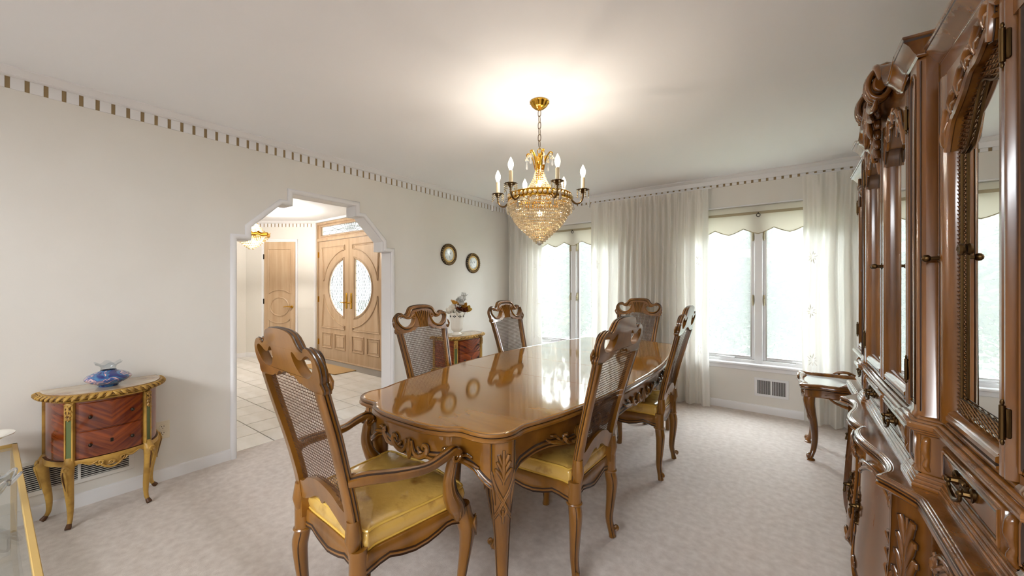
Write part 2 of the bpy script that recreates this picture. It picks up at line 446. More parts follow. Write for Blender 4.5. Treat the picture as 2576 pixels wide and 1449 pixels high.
for (x0, sg) in ((XL, 1), (XL - WT, -1)):
    loops = [[(x0 + sg * h, u, v) for (u, v) in offs(pth, d)] for d, h in rows]
    n = len(pth); vs = [p for l in loops for p in l]
    b.add(vs, [(r*n+i, r*n+i+1, (r+1)*n+i+1, (r+1)*n+i) for r in range(len(rows)-1) for i in range(n-1)])
struct(b.obj('trim_1', M['trimw'], ang=60))
b = MB(); pp = [(AY - a, max(z, 0)) for a, z in arch] + [(AY + a, max(z, 0)) for a, z in reversed(arch)]
q = offs(pp, -0.006); n = len(q)
b.add([(XL - 0.001, u, v) for u, v in q] + [(XL - WT + 0.001, u, v) for u, v in q] + [(XL - 0.001, u, v) for u, v in pp] + [(XL - WT + 0.001, u, v) for u, v in pp],
      [(i, i+1, i+1+n, i+n) for i in range(n-1)] + [(i, i+1, i+1+2*n, i+2*n) for i in range(n-1)] + [(i+n, i+1+n, i+1+3*n, i+3*n) for i in range(n-1)])
struct(b.obj('trim_2', M['trimw']))
# back wall with two window openings
WZ0, WZ1 = 0.49, 2.11
WIN = [(-3.0, -1.67), (-0.915, 0.415)]
b = MB(); b.plate([(XL - WT, -0.02), (XR + 0.15, -0.02), (XR + 0.15, ZC), (XL - WT, ZC)], [[(a, WZ0 - 0.03), (c, WZ0 - 0.03), (c, WZ1), (a, WZ1)] for a, c in WIN], lambda u, v, t: (u, t, v), YB, YB + 0.16)
struct(b.obj('wall_back', M['wall']))
b = MB(); b.box((XR, YS, -0.02), (XR + 0.15, YB + 0.16, ZC)); struct(b.obj('wall_right', M['wall']))
# the wall behind the viewpoint: wide opening added to let the fill lamp in
b = MB(); b.plate([(XL - WT, -0.02), (XR + 0.15, -0.02), (XR + 0.15, ZC), (XL - WT, ZC)], [[(-2.6, 0.0), (0.5, 0.0), (0.5, 2.2), (-2.6, 2.2)]], lambda u, v, t: (u, t, v), YS, YS - 0.15)
struct(b.obj('wall_front', M['wall']))
b = MB(); b.box((XL - WT, -5.6, -0.12), (XR + 0.15, YS - 0.1, 0.0)); struct(b.obj('floor_added_shell', M['carpet']))  # unseen room shell added to keep sky light out of the opening
b = MB(); b.box((XL - WT, -5.7, -0.1), (XR + 0.15, -5.6, ZC)); b.box((XL - WT - .1, -5.7, -0.1), (XL - WT, YS, ZC)); b.box((XR + 0.15, -5.7, -0.1), (XR + 0.25, YS, ZC)); struct(b.obj('wall_added_shell', M['wall']))
b = MB(); b.box((XL - WT - .1, -5.7, ZC), (XR + 0.25, YS - 0.1, ZC + .12)); struct(b.obj('ceiling_added_shell', M['ceil']))
# foyer walls
b = MB(); b.plate([(-8.3, -0.02), (XL - WT, -0.02), (XL - WT, ZC), (-8.3, ZC)], [[(-6.87, -0.03), (-4.89, -0.03), (-4.89, 2.40), (-6.87, 2.40)]], lambda u, v, t: (u, t, v), FY, FY + 0.14)
struct(b.obj('wall_foyer', M['foyer_wall']))
R2 = Vector((cos(YAW), sin(YAW), 0)); N2 = Vector((sin(YAW), -cos(YAW), 0)); P2 = Vector((-6.915, FY, 0))   # closet wall runs back to the left of the front doors
def cw(l, z, t=0.0): return P2 + R2 * (-l) + N2 * t + Vector((0, 0, z))
CW = 1.24
b = MB(); b.plate([(-.12, -0.02), (CW, -0.02), (CW, ZC), (-.12, ZC)], [[(0.34, -0.03), (0.912, -0.03), (0.912, 2.08), (0.34, 2.08)]], lambda u, v, t: cw(u, v, t), 0.0, -0.12)
struct(b.obj('wall_closet', M['foyer_wall']))
c3 = cw(CW, 0)
b = MB(); b.box((c3.x - 0.12, -1.2, -0.02), (c3.x, c3.y, ZC)); struct(b.obj('wall_hall', M['foyer_wall']))
b = MB(); b.plate([(c3.x - 0.12, -0.02), (XL - WT, -0.02), (XL - WT, ZC), (c3.x - 0.12, ZC)], [], lambda u, v, t: (u, t, v), -1.2, -1.32)
struct(b.obj('wall_foyer_front', M['foyer_wall']))

# baseboards
def baseboard(name, p0, p1, nrm):
    p0, p1, nrm = Vector(p0), Vector(p1), Vector(nrm); b = MB()
    pr = [(0, 0), (0.014, 0), (0.014, 0.062), (0.009, 0.074), (0, 0.078)]
    vs = [p + nrm * a + Vector((0, 0, z)) for p in (p0, p1) for a, z in pr]
    m = len(pr); b.add(vs, [(i, (i+1) % m, m + (i+1) % m, m + i) for i in range(m)] + [tuple(range(m)), tuple(range(m, 2*m))])
    return struct(b.obj(name, M['trimw']))
baseboard('baseboard_left', (XL, YS, 0), (XL, AY - 0.724, 0), (1, 0, 0)); baseboard('baseboard_left', (XL, AY + 0.724, 0), (XL, YB, 0), (1, 0, 0))
baseboard('baseboard_back', (XL, YB, 0), (XR, YB, 0), (0, -1, 0)); baseboard('baseboard_right', (XR, YS, 0), (XR, YB, 0), (-1, 0, 0))
baseboard('baseboard_closet', cw(0, 0), cw(0.30, 0), N2); baseboard('baseboard_closet', cw(0.952, 0), cw(CW, 0), N2)
baseboard('baseboard_foyer', (-4.8, FY, 0), (XL - WT, FY, 0), (0, -1, 0))
baseboard('baseboard_hall', (c3.x, -1.2, 0), (c3.x, c3.y, 0), (1, 0, 0))

# crown moulding: a stepped strip plus single dentil blocks
def crown(name, p0, p1, nrm, pitch=0.0652, gap=0.0172, dz=0.0415):
    p0, p1, nrm = Vector(p0), Vector(p1), Vector(nrm); L = (p1 - p0).length; d = (p1 - p0).normalized(); b = MB()
    pr = [(0, ZC), (0.058, ZC), (0.058, ZC - 0.008), (0.048, ZC - 0.014), (0.036, ZC - 0.026), (0.026, ZC - 0.032), (0.026, ZC - 0.037), (0.016, ZC - dz - .0005), (0, ZC - dz - .0005)]
    vs = [p + nrm * a + Vector((0, 0, z)) for p in (p0, p1) for a, z in pr]; m = len(pr)
    b.add(vs, [(i, (i+1) % m, m + (i+1) % m, m + i) for i in range(m)] + [tuple(range(m)), tuple(range(m, 2*m))])
    o = struct(b.obj(name, M['trimw']))
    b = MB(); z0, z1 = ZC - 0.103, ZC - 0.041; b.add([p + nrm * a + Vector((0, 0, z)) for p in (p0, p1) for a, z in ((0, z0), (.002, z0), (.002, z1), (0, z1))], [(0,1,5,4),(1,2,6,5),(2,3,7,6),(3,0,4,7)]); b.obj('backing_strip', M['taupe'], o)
    b = MB(); b.box((0, -0.001, -0.1045), (pitch - gap, 0.008, -dz), 0.0015); me = b.mesh('dentil', [M['trimw']])
    rz = atan2(d.y, d.x); flip = (Vector((-d.y, d.x, 0)).dot(nrm) < 0); k = 0
    for i in range(int(L / pitch)):
        if flip:
            q = p0 + d * ((i + 1) * pitch - gap); c = link('dentil', me, o, (q.x, q.y, ZC), rz + pi)
        else:
            q = p0 + d * (i * pitch); c = link('dentil', me, o, (q.x, q.y, ZC), rz)
    return o
crown('trim_3', (XL, -1.62, 0), (XL, YB, 0), (1, 0, 0))
crown('trim_4', (XL + 0.02, YB, 0), (XR, YB, 0), (0, -1, 0), pitch=0.0633, gap=.020, dz=.075)
crown('trim_5', cw(-0.06, 0), cw(CW, 0), N2)
crown('trim_6', (c3.x, 0.6, 0), (c3.x, c3.y - 0.02, 0), (1, 0, 0))

# ------------------------------------------------------------------ windows
def window(name, x0, x1):
    xm = (x0 + x1) / 2; y = YB; b = MB(); tw = M['trimw']
    fr = 0.045
    b.box((x0, y + 0.03, WZ0), (x0 + fr, y + 0.15, WZ1), 0.004); b.box((x1 - fr, y + 0.03, WZ0), (x1, y + 0.15, WZ1), 0.004)
    b.box((x0, y + 0.03, WZ1 - 0.06), (x1, y + 0.15, WZ1), 0.004); b.box((x0, y + 0.03, WZ0 - 0.02), (x1, y + 0.15, WZ0 + 0.03), 0.004)
    root = struct(b.obj(name, tw))
    b = MB(); b.box((xm - 0.036, y + 0.025, WZ0), (xm + 0.036, y + 0.15, WZ1), 0.006); b.obj('mullion', tw, root)
    b = MB(); b.box((x0 - 0.02, y - 0.045, WZ0 - 0.028), (x1 + 0.02, y + 0.06, WZ0), 0.008); b.box((x0 - 0.01, y - 0.016, WZ0 - 0.07), (x1 + 0.01, y - 0.0, WZ0 - 0.026), 0.004); b.obj('window_sill', tw, root)
    for (a, c) in ((x0 + fr, xm - 0.036), (xm + 0.036, x1 - fr)):
        s = 0.03; z0, z1 = WZ0 + 0.03, WZ1 - 0.06; b = MB()
        b.box((a, y + 0.055, z0), (a + s, y + 0.1, z1), 0.004); b.box((c - s, y + 0.055, z0), (c, y + 0.1, z1), 0.004)
        b.box((a + s, y + 0.055, z0), (c - s, y + 0.1, z0 + s), 0.004); b.box((a + s, y + 0.055, z1 - s), (c - s, y + 0.1, z1), 0.004)
        sash = b.obj('sash', tw, root)
        b = MB(); b.box((a + s, y + 0.085, z0 + s), (c - s, y + 0.089, z1 - s)); b.obj('pane', M['pane'], sash)
        b = MB(); b.box((a + s, y + 0.062, z0 + s), (c - s, y + 0.0622, z1 - s)); b.obj('insect_screen', M['screen'], sash)
        b = MB()
        for e in (a + s, c - s): b.box((e - 0.005, y + 0.05, z0 + s), (e + 0.005, y + 0.056, z1 - s))
        b.box((a + s, y + 0.05, z0 + s - 0.004), (c - s, y + 0.056, z0 + s + 0.003)); b.obj('gasket', M['steel'], sash)
        xx = (c - 0.012) if c < xm else (a + 0.012)
        for zz in (1.14, 1.80):
            b = MB(); b.box((xx - 0.009, y + 0.03, zz - 0.05), (xx + 0.009, y + 0.056, zz + 0.05), 0.004); b.tube([(xx, y + 0.028, zz), (xx, y + 0.008, zz + 0.01), (xx, y + 0.004, zz - 0.06)], [0.006, 0.006, 0.005], 6); b.obj('latch', M['braid'], sash)
        xc = (a + c) / 2 + 0.05
        b = MB(); b.box((xc - 0.07, y + 0.02, z0 - 0.002), (xc + 0.07, y + 0.055, z0 + 0.016), 0.005); b.tube([(xc + 0.03, y + 0.02, z0 + 0.012), (xc - 0.05, y - 0.005, z0 + 0.02), (xc - 0.1, y - 0.0, z0 + 0.02)], 0.006, 6); b.obj('crank', M['trimw'], sash)
    return root
window('window_1', *WIN[0]); window('window_2', *WIN[1])
# scalloped roller shades
def shade(x0, x1, label):
    root = thing('roller_shade', label, 'roller shade', ((x0 + x1) / 2, YB - 0.005, 2.02), 0, 'scalloped roller shades'); h = (x1 - x0) / 2 - 0.012
    n = 5; bot = []
    for i in range(n * 8 + 1):
        t = abs(2 * ((i / 8) % 1.0) - 1)                 # 0 at the low point, 1 at the pointed top
        z = -0.205 + 0.055 * (0.5 * t + 0.5 * t * t * (1.6 - 0.6 * t))
        bot.append((-h + 2 * h * i / (n * 8), z))
    b = MB(); b.plate(bot + [(h, 0.075), (-h, 0.075)], [], lambda u, v, t: (u, t, v), 0.012, 0.014); b.obj('shade_cloth', M['shade'], root)
    b = MB(); b.tube([(u, 0.011, v) for u, v in bot], 0.0042, 5); b.obj('scalloped_braid', M['braid'], root)
    b = MB(); b.box((-h, 0.0, -0.006), (h, 0.012, 0.020), 0.003); b.obj('slat', M['braid'], root)
    b = MB(); b.tube([(0.016*cos(a), -0.006, -0.02 + 0.016*sin(a)) for a in [2*pi*k/14 for k in range(14)]], 0.0032, 5, closed=True); b.sphere((0, -0.006, 0.0), 0.007); b.obj('ring_pull', M['iron'], root)
    b = MB(); b.tube([(-h, 0.04, 0.066), (h, 0.04, 0.066)], 0.024, 12); b.obj('roller', M['shade'], root)
    b = MB(); b.box((-h - 0.008, -0.012, 0.084), (h + 0.008, 0.05, 0.098), 0.003); b.obj('head_rail', M['trimw'], root)
shade(*WIN[0], 'scalloped cream roller shade over the window beside the corner'); shade(*WIN[1], 'scalloped cream roller shade over the window above the floor vent')

# curtains: pinch-pleated header, folds, hem
M['embroidery'] = mat('embroidery_thread', rgb(238, 233, 224), 0.7)
def curtain(x0, x1, label, dens, seed, emb, ysh=0.0):
    rnd = random.Random(seed); n = int((x1 - x0) / 0.004); b = MB(); z1 = 2.312; zs = [z1, z1 - 0.03, z1 - 0.06, z1 - 0.095, z1 - 0.13, 1.9, 1.4, 0.9, 0.45, 0.12, 0.012]
    ph = [rnd.uniform(0, 6.28) for _ in range(6)]; am = [rnd.uniform(0.7, 1.3) for _ in range(400)]
    cum = [0.0]
    for i in range(n): cum.append(cum[-1] + dens((i + 0.5) / n) * (x1 - x0) / n)      # folds per metre
    def fy(i, z):
        c = cum[i]; k = int(c); tz = (z1 - z) / z1
        big = sin(2*pi*c + 0.5*sin(1.7*c + ph[0])) * am[k % 400]
        sm = 0.35 * sin(2*pi*c*2.3 + ph[1] + 2.0*tz)
        head = max(0.0, 1 - (z1 - z) / 0.13)
        pin = abs(((c + 0.25) % 1.0) - 0.5) * 2
        a = lerp(0.030, 0.046, min(1, tz * 1.6)); hd = -0.034 * max(0, 1 - (1 - pin) * 3.6) * (1 if z1 - z < 0.12 else 0)
        return YB - 0.115 + ysh + (big + sm) * a * (1 - 0.72 * head) + hd * (0.4 + 0.6 * abs(sin(20 * (z1 - z))))
    def fx(i, z):
        x = x0 + (x1 - x0) * i / n; tz = (z1 - z) / z1
        return x + 0.012 * sin(3.1 * x + ph[2] + 4 * tz) * tz + 0.006 * sin(9 * tz + ph[3] + 12 * x)
    m = len(zs); vs = [(fx(i, z), fy(i, z), z + (0.006 * sin(2*pi*cum[i]) if z > 2.27 else 0)) for i in range(n + 1) for z in zs]
    b.add(vs, [(i*m+j, (i+1)*m+j, (i+1)*m+j+1, i*m+j+1) for i in range(n) for j in range(m-1)])
    root = thing('curtain', label, 'curtain', ((x0+x1)/2, YB - 0.115, 0.0), 0, 'sheer pleated curtains')
    o = b.obj('drape', M['curtain'], root, (-(x0+x1)/2, -(YB - 0.115), 0), ang=180)
    b = MB(); vs = []
    for i in range(n + 1):
        for z in (z1 - 0.005, z1 - 0.09): vs.append((fx(i, z), fy(i, z) + 0.004, z))
    b.add(vs, [(2*i, 2*i+2, 2*i+3, 2*i+1) for i in range(n)]); b.obj('header_tape', M['curtain'], root, (-(x0+x1)/2, -(YB - 0.115), 0), ang=180)
    b = MB()
    def surf(u, z):
        i = min(n - 1, max(0, int(u * n))); return Vector((fx(i, z), fy(i, z) - .004, z))
    ew = .10 / (x1 - x0)                      # embroidered sprigs near the free edges
    for ue in emb:
        for zc in (1.55, 1.05, .60):
            for k in range(9):
                a_ = 2*pi*k/9 + zc; r0, r1 = (.014, .05) if k % 2 else (.02, .038)
                pts = [surf(ue + ew * .8 * (lerp(r0, r1, t) * cos(a_)) * 10, zc + lerp(r0, r1, t) * sin(a_) * 1.3) for t in (0, .33, .66, 1)]
                b.tube(pts, [.0012, .0034, .0034, .0012], 5, flat=.35, up=(0, 1, 0))
    stuff(b.obj('embroidery', M['embroidery'], root, (-(x0+x1)/2, -(YB - 0.115), 0), ang=180))
    b = MB(); b.tube([(x0 - 0.02, YB - 0.07, 2.325), (x1 + 0.02, YB - 0.07, 2.325)], 0.009, 8); b.obj('rod', M['trimw'], root, (-(x0+x1)/2, -(YB - 0.115), 0))
curtain(-3.325, -2.735, 'sheer white curtain panel hanging in the room corner', lambda t: lerp(12, 7, t), 1, (.86,))
curtain(-2.02, -0.685, 'wide sheer white curtain gathered between the two windows', lambda t: 6 + 10 * math.exp(-((t - 0.55) / 0.26) ** 2), 2, (.07, .93))
curtain(0.108, 0.715, 'sheer white curtain panel behind the small carved side table', lambda t: lerp(7, 11, t), 3, (.12,))

# ------------------------------------------------------------------ dining chairs (local: facing +y, origin on the floor under the seat)
BACK = [(0.36, -0.205), (0.46, -0.208), (0.54, -0.216), (0.62, -0.232), (0.72, -0.256), (0.84, -0.288), (0.95, -0.318), (1.05, -0.342), (1.16, -0.364)]
def yb(z): return sinterp(BACK, z)
CREST = [(0, 0), (.05, .002), (.089, .010), (.107, .022), (.118, .040), (.130, .054), (.146, .062), (.162, .062), (.167, .054), (.180, .048), (.200, .052), (.220, .066), (.234, .084), (.241, .108), (.236, .138), (.229, .150), (.233, .160), (.236, .172), (.229, .184)]
CREST_IN = [(.176, .182), (.150, .180), (.120, .176), (.100, .168), (.088, .172), (.072, .160), (.052, .150), (.036, .155), (.022, .148), (0, .146)]
HOLE = [(.083, .086), (.090, .110), (.108, .130), (.135, .139), (.163, .138), (.188, .124), (.203, .102), (.201, .086), (.185, .078), (.165, .082), (.142, .093), (.118, .093), (.100, .080), (.088, .077)]
def make_chair(name, label, arm=False):
    H = 1.152 if arm else 1.15; kx = 1.05 if arm else 1.02
    W = [M['wood'], M['wood_dk']]; root = thing(name, label, 'chair')
    sw = 1.1 if arm else 1.0
    xs = lambda z: sinterp([(0.36, .182 * sw), (0.50, .178 * sw), (0.60, .179 * sw), (0.72, .186 * sw), (0.84, .197 * sw), (H - .18, .208 * kx)], z)
    f3 = lambda x, d, t: (x * kx, yb(H - d) + t, H - d)
    # back frame: crest plate + two stiles + shaped lower rail
    b = MB()
    right = cr([(x, d) for x, d in CREST], 3); inn = cr([(x, d) for x, d in CREST_IN], 3)
    halfp = [(p.x, p.y) for p in right] + [(p.x, p.y) for p in inn]
    loop = halfp + [(-x, d) for x, d in reversed(halfp[1:-1])]
    hl = [(.142 + (p.x - .142) * 1.10, .106 + (p.y - .108) * 1.20) for p in cr(HOLE, 3, True)]; hr = [(-x, d) for x, d in reversed(hl)]
    b.plate(loop, [hl, hr], f3, -0.013, 0.015)
    o = b.obj('crest_rail', W, root, ang=55, bevel=0.005)
    b = MB()       # glaze lines round the crest edge and carving on its face
    top = [(p.x, p.y) for p in right]; full = [(-x, d) for x, d in reversed(top[1:])] + top
    for t in (-0.006, 0.007): b.tube([f3(x * 1.004, d - 0.0012, t) for x, d in full], 0.0022, 4, 1)
    g = lambda x, d: f3(x, d, 0.0175)
    ins = [(x * 0.945, d + 0.013 + (0.004 if abs(x) > .1 else 0)) for x, d in full if d < 0.06]
    b.tube([g(*p) for p in ins], 0.0055, 6); b.tube([f3(x * 0.985, d + 0.009, 0.0172) for x, d in ins], 0.0022, 4, 1)
    for sg in (-1, 1):
        ring = [(sg * (0.142 + (x - 0.142) * 1.13), 0.108 + (d - 0.108) * 1.17) for x, d in hl]
        b.tube([g(*p) for p in ring], 0.0062, 6, closed=True)
        ring2 = [(sg * (0.142 + (x - 0.142) * 1.24), 0.108 + (d - 0.108) * 1.36) for x, d in hl[8:-6]]
        b.tube([f3(x, d, 0.0165) for x, d in ring2], 0.0035, 5, 1)
        orn(b, [(spiral(sg * .078, .074, .017, .003, pi if sg < 0 else 0, sg * 1.2, 16), [.0065, .006, .003]),
                (spiral(sg * .222, .163, .010, .002, pi/2, -sg * 1.1, 12), [.005, .005, .003]),
                ([(sg * .236, .120), (sg * .243, .145), (sg * .235, .168)], [.003, .007, .003])], g, 0, 6)
    for k in range(7):
        a = (k - 3) / 3; b.tube([g(*p) for p in cr([(a * .030, .152), (a * .034, .110), (a * .052, .055), (a * .060, .036 + .010 * abs(a))], 4)], [.004, .0052, .0062, .0045], 6)
        if k < 6:
            a += 1 / 6; b.tube([f3(x, d, .0165) for x, d in cr([(a * .030, .152), (a * .034, .110), (a * .052, .055), (a * .060, .042)], 4)], .0022, 4, 1)
    b.obj('shell_carving', W, o)
    zs = [0.40 + (H - 0.182 - 0.40) * i / 22 for i in range(23)]
    wst = lambda z: interp([(0.36, .046), (0.62, .040), (1.0, .036)], z)
    for sg in (-1, 1):
        b = MB(); path = [(sg * (xs(z) - 0.002), yb(z), z) for z in zs]
        pr = [(-.02, -.017), (.013, -.017), (.02, -.011), (.02, -.006), (.016, -.0035), (.016, -.001), (.02, .0015), (.02, .005), (.016, .0075), (.016, .010), (.019, .0125), (.013, .017), (.003, .017), (-.001, .012), (-.006, .012), (-.010, .017), (-.02, .017)]
        pr = [(sg * a, c) for a, c in pr]; m3 = [1 if i in (3, 4, 7, 8, 12, 13) else 0 for i in range(len(pr))]
        vs = []; m = len(pr)
        for (x, y, z) in path:
            k = wst(z) / 0.04; vs += [(x + a * k, y + c, z) for a, c in pr]
        b.add(vs, [(i*m+q, i*m+(q+1) % m, (i+1)*m+(q+1) % m, (i+1)*m+q) for i in range(len(path)-1) for q in range(m)] + [tuple(range(m)), tuple(range(len(vs)-m, len(vs)))],
              [m3[q] for i in range(len(path)-1) for q in range(m)] + [0, 0])
        # rounded foot of the stile, overlapping the seat rail post
        b.tube([(sg * (xs(.52)), yb(.52) - .004, .53), (sg * (xs(.46) + .004), yb(.46) - .012, .47), (sg * (xs(.42) + .004), yb(.42) - .014, .425)], [.021, .026, .014], 10)
        b.obj('stile', W, root, ang=50)
    b = MB(); xi = xs(.55) - .005
    tp = [(-xi, .548), (-.13 * sw, .556), (-.08 * sw, .588), (-.03, .603), (0, .606), (.03, .603), (.08 * sw, .588), (.13 * sw, .556), (xi, .548)]
    bt = [(xi, .478), (.13 * sw, .486), (.085 * sw, .508), (.05, .530), (.022, .536), (.012, .524), (0, .520), (-.012, .524), (-.022, .536), (-.05, .530), (-.085 * sw, .508), (-.13 * sw, .486), (-xi, .478)]
    lp = [(p.x, p.y) for p in cr(tp, 3)] + [(p.x, p.y) for p in cr(bt, 3)]
    b.plate(lp, [], lambda u, v, t: (u, yb(v) + t, v), -0.014, 0.014); b.obj('lower_rail', W, root, ang=50, bevel=0.004)
    # woven cane
    b = MB(); z0, z1 = 0.545, H - 0.150; sp = 0.0122; hw = 0.0012
    def rib(p, q, n, off, w0):
        d = Vector((q[0] - p[0], q[1] - p[1])); l = d.length
        if l < .004: return
        nx, nz = -d.y / l * w0, d.x / l * w0; vs = []
        for i in range(n + 1):
            x = lerp(p[0], q[0], i/n); z = lerp(p[1], q[1], i/n); y = yb(z) + off
            vs += [(x + nx, y, z + nz), (x - nx, y, z - nz)]
        b.add(vs, [(2*i, 2*i+1, 2*i+3, 2*i+2) for i in range(n)])
    k = int(0.23 * sw / sp)
    for i in range(-k, k + 1):
        x = i * sp
        zlo = z0
        if abs(x) > xs(z0) - .01:
            zz = z0
            while zz < z1 and abs(x) > xs(zz) - .01: zz += .01
            zlo = zz
        if zlo < z1 - .02: rib((x, zlo), (x, z1 - max(0, abs(x) - .06) * .25), 10, .0012, hw * 1.15)
    n = int((z1 - z0) / sp)
    for j in range(n + 1):
        z = z0 + j * sp; x = xs(z) - .012; rib((-x, z), (x, z), 1, .0004, hw * 1.15)
    for sg in (-1, 1):
        for j in range(-int(.44 / sp), n + 1):
            za = z0 + (j + .5) * sp; pts = []
            for q in range(0, 45):
                x = -0.22 * sw + q * 0.01 * sw; z = za + (x + .22 * sw)
                if z0 < z < z1 and abs(x) < xs(z) - .012: pts.append((x, z))
            if len(pts) > 2: rib((sg * pts[0][0], pts[0][1]), (sg * pts[-1][0], pts[-1][1]), 8, -.0004, hw * .45)
    stuff(b.obj('cane_panel', M['cane'], root, ang=180, recalc=False))
    # seat frame
    fx, rx = .246 * sw, .196 * sw; fy_, ry = .222, -.200
    plan = [(-rx, ry), (0, ry - .006), (rx, ry), (rx + .012 * sw, ry + .06), (fx - .012, fy_ - .10), (fx, fy_ - .02), (fx - .018, fy_ + .008), (fx * .55, fy_ + .018), (0, fy_ + .034), (-fx * .55, fy_ + .018), (-fx + .018, fy_ + .008), (-fx, fy_ - .02), (-fx + .012, fy_ - .10), (-rx - .012 * sw, ry + .06)]
    P = cr([(x, y, 0) for x, y in plan], 6, True); N = len(P); corners = [Vector(c) for c in ((-rx, ry, 0), (rx, ry, 0), (fx, fy_, 0), (-fx, fy_, 0))]
    def zb(p):
        d = min((p - c).length for c in corners)
        return interp([(0, .352), (.04, .352), (.09, .366), (.15, .346), (.22, .334), (.3, .33)], d)
    b = MB(); c0 = Vector((0, 0, 0)); rows = []
    for i, p in enumerate(P):
        z = zb(p); q = lambda s_, zz: (p.x * (1 - s_ / max(.05, abs(p.length))), p.y * (1 - s_ / max(.05, abs(p.length))), zz)
        rows.append([q(.004, .424), q(0, .420), q(-.001, .395), q(0, z + .024), q(-.004, z + .019), q(-.004, z + .012), q(-.001, z + .009), q(-.003, z + .003), q(.004, z), q(.028, z), q(.028, .424)])
    m = 11; vs = [v for r_ in rows for v in r_]; N = len(rows)
    b.add(vs, [(i*m+q, ((i+1) % N)*m+q, ((i+1) % N)*m+(q+1) % m, i*m+(q+1) % m) for i in range(N) for q in range(m)], [1 if q in (3, 6) else 0 for i in range(N) for q in range(m)])
    b.add([r_[10] for r_ in rows], [tuple(range(N))])
    for sg in (-1, 1):       # rear posts
        b.tube([(sg * (rx - .008), ry - .004, .345), (sg * (rx - .008), ry - .006, .44)], [.031, .029], 12)
        b.tube([(sg * (rx - .008) + .031 * cos(a), ry - .004 + .031 * sin(a), .345) for a in [2*pi*k/16 for k in range(16)]], .0055, 6, closed=True)
    b.obj('seat_frame', W, root, ang=45)
    # cushion
    b = MB(); Q = [p * .945 for p in P]; ringz = [(.0, .424), (.004, .434), (.011, .455), (.005, .476), (-.006, .484)]
    vs = []; rings = []
    for gro, z in ringz: rings.append([(p.x * (1 + gro * 3), p.y * (1 + gro * 3), z + .0015 * sin(i * 1.9)) for i, p in enumerate(Q)])
    for s_, z in ((.955, .490), (.88, .496), (.72, .501), (.5, .505), (.25, .507)):
        rings.append([(p.x * s_, p.y * s_, z + .0016 * sin(9 * p.x * s_ * 4 + 3) * sin(31 * p.y * s_ + 1) + .001 * sin(i * 2.3) * (s_ > .8)) for i, p in enumerate(Q)])
    vs = [v for r_ in rings for v in r_] + [(0, 0, .5075)]; m = N; fs = [(r_*m+i, r_*m+(i+1) % m, (r_+1)*m+(i+1) % m, (r_+1)*m+i) for r_ in range(len(rings)-1) for i in range(m)]
    e = len(vs) - 1; o0 = (len(rings)-1)*m; fs += [(o0+i, o0+(i+1) % m, e) for i in range(m)]
    b.add(vs, fs); cu = b.obj('cushion', M['satin'], root, ang=70)
    b = MB()
    for k_, z in ((1.0, .4865), (1.002, .428)):
        b.tube([(p.x * k_, p.y * k_, z) for p in Q], .0048, 6, closed=True)
    b.obj('piping', M['welt'], cu)
    # legs
    for sg in (-1, 1):
        b = MB(); x, y = fx - .012, fy_ - .012; ox, oy = sg * .7, .7
        path = cr([(sg*x, y - .004, .42), (sg*x + ox*.004, y + oy*.004, .37), (sg*x + ox*.016, y + oy*.016, .325), (sg*x + ox*.012, y + oy*.012, .25), (sg*x - ox*.002, y - oy*.002, .15), (sg*x - ox*.012, y - oy*.012, .07), (sg*x - ox*.004, y - oy*.004, .025), (sg*x + ox*.006, y + oy*.006, .003)], 4)
        b.tube(path, [.030, .034, .038, .030, .023, .018, .0165, .019, .021], 12, up=(ox, oy, 0))
        f = lambda u, v: (sg*x + ox*(u + .006), y + oy*(u + .006), v)
        orn(b, [(spiral(.016, .034, .011, .002, -pi/2, 1.2, 14), [.007, .008, .005])], f)
        ln = [Vector(p) + Vector((ox, oy, 0)) * .0 for p in path]
        for s2 in (-1, 1):
            L_ = []
            for i, p in enumerate(path):
                t = i / (len(path) - 1); r = interp([(0, .03), (.3, .038), (.55, .027), (.8, .018), (1, .02)], t)
                L_.append(p + Vector((ox * .55 - s2 * oy * .82, oy * .55 + s2 * ox * .82, 0)) * r * .985)
            b.tube(L_, .0022, 4, 1)
        if arm or True:
            fk = lambda u, v: (sg*x + ox*(.052 - 3.2*u*u*4) - oy*u, y + oy*(.052 - 3.2*u*u*4) + ox*u, v)
            for s2 in (-1, 1): orn(b, [(cr([(0, .30), (s2*.012, .325), (s2*.022, .352), (s2*.012, .366)], 4), [.003, .006, .006, .003])], fk)
            orn(b, [([(0, .29), (0, .325), (0, .365)], [.003, .006, .004])], fk)
        b.obj('leg', W, root, ang=50)
        b = MB(); x, y = rx - .008, ry - .004; ox, oy = sg * .6, -.8
        path = cr([(sg*x, y, .37), (sg*x, y - .002, .335), (sg*x + ox*.010, y + oy*.012, .28), (sg*x + ox*.006, y + oy*.006, .19), (sg*x - ox*.004, y - oy*.002, .10), (sg*x + ox*.004, y + oy*.008, .04), (sg*x + ox*.012, y + oy*.016, .003)], 4)
        b.tube(path, [.027, .028, .030, .026, .021, .0175, .016, .018], 12, up=(0, -1, 0))
        f = lambda u, v: (sg*x + ox*(u + .014), y + oy*(u + .014), v)
        orn(b, [(spiral(.018, .046, .012, .002, -pi/2, 1.2, 14), [.008, .008, .005])], f)
        for s2 in (-1, 1):
            L_ = [p + Vector((s2 * .8, -.6, 0)) * interp([(0, .027), (.35, .030), (.7, .02), (1, .017)], i/(len(path)-1)) * .985 for i, p in enumerate(path)]
            b.tube(L_, .002, 4, 1)
        b.obj('leg', W, root, ang=50)
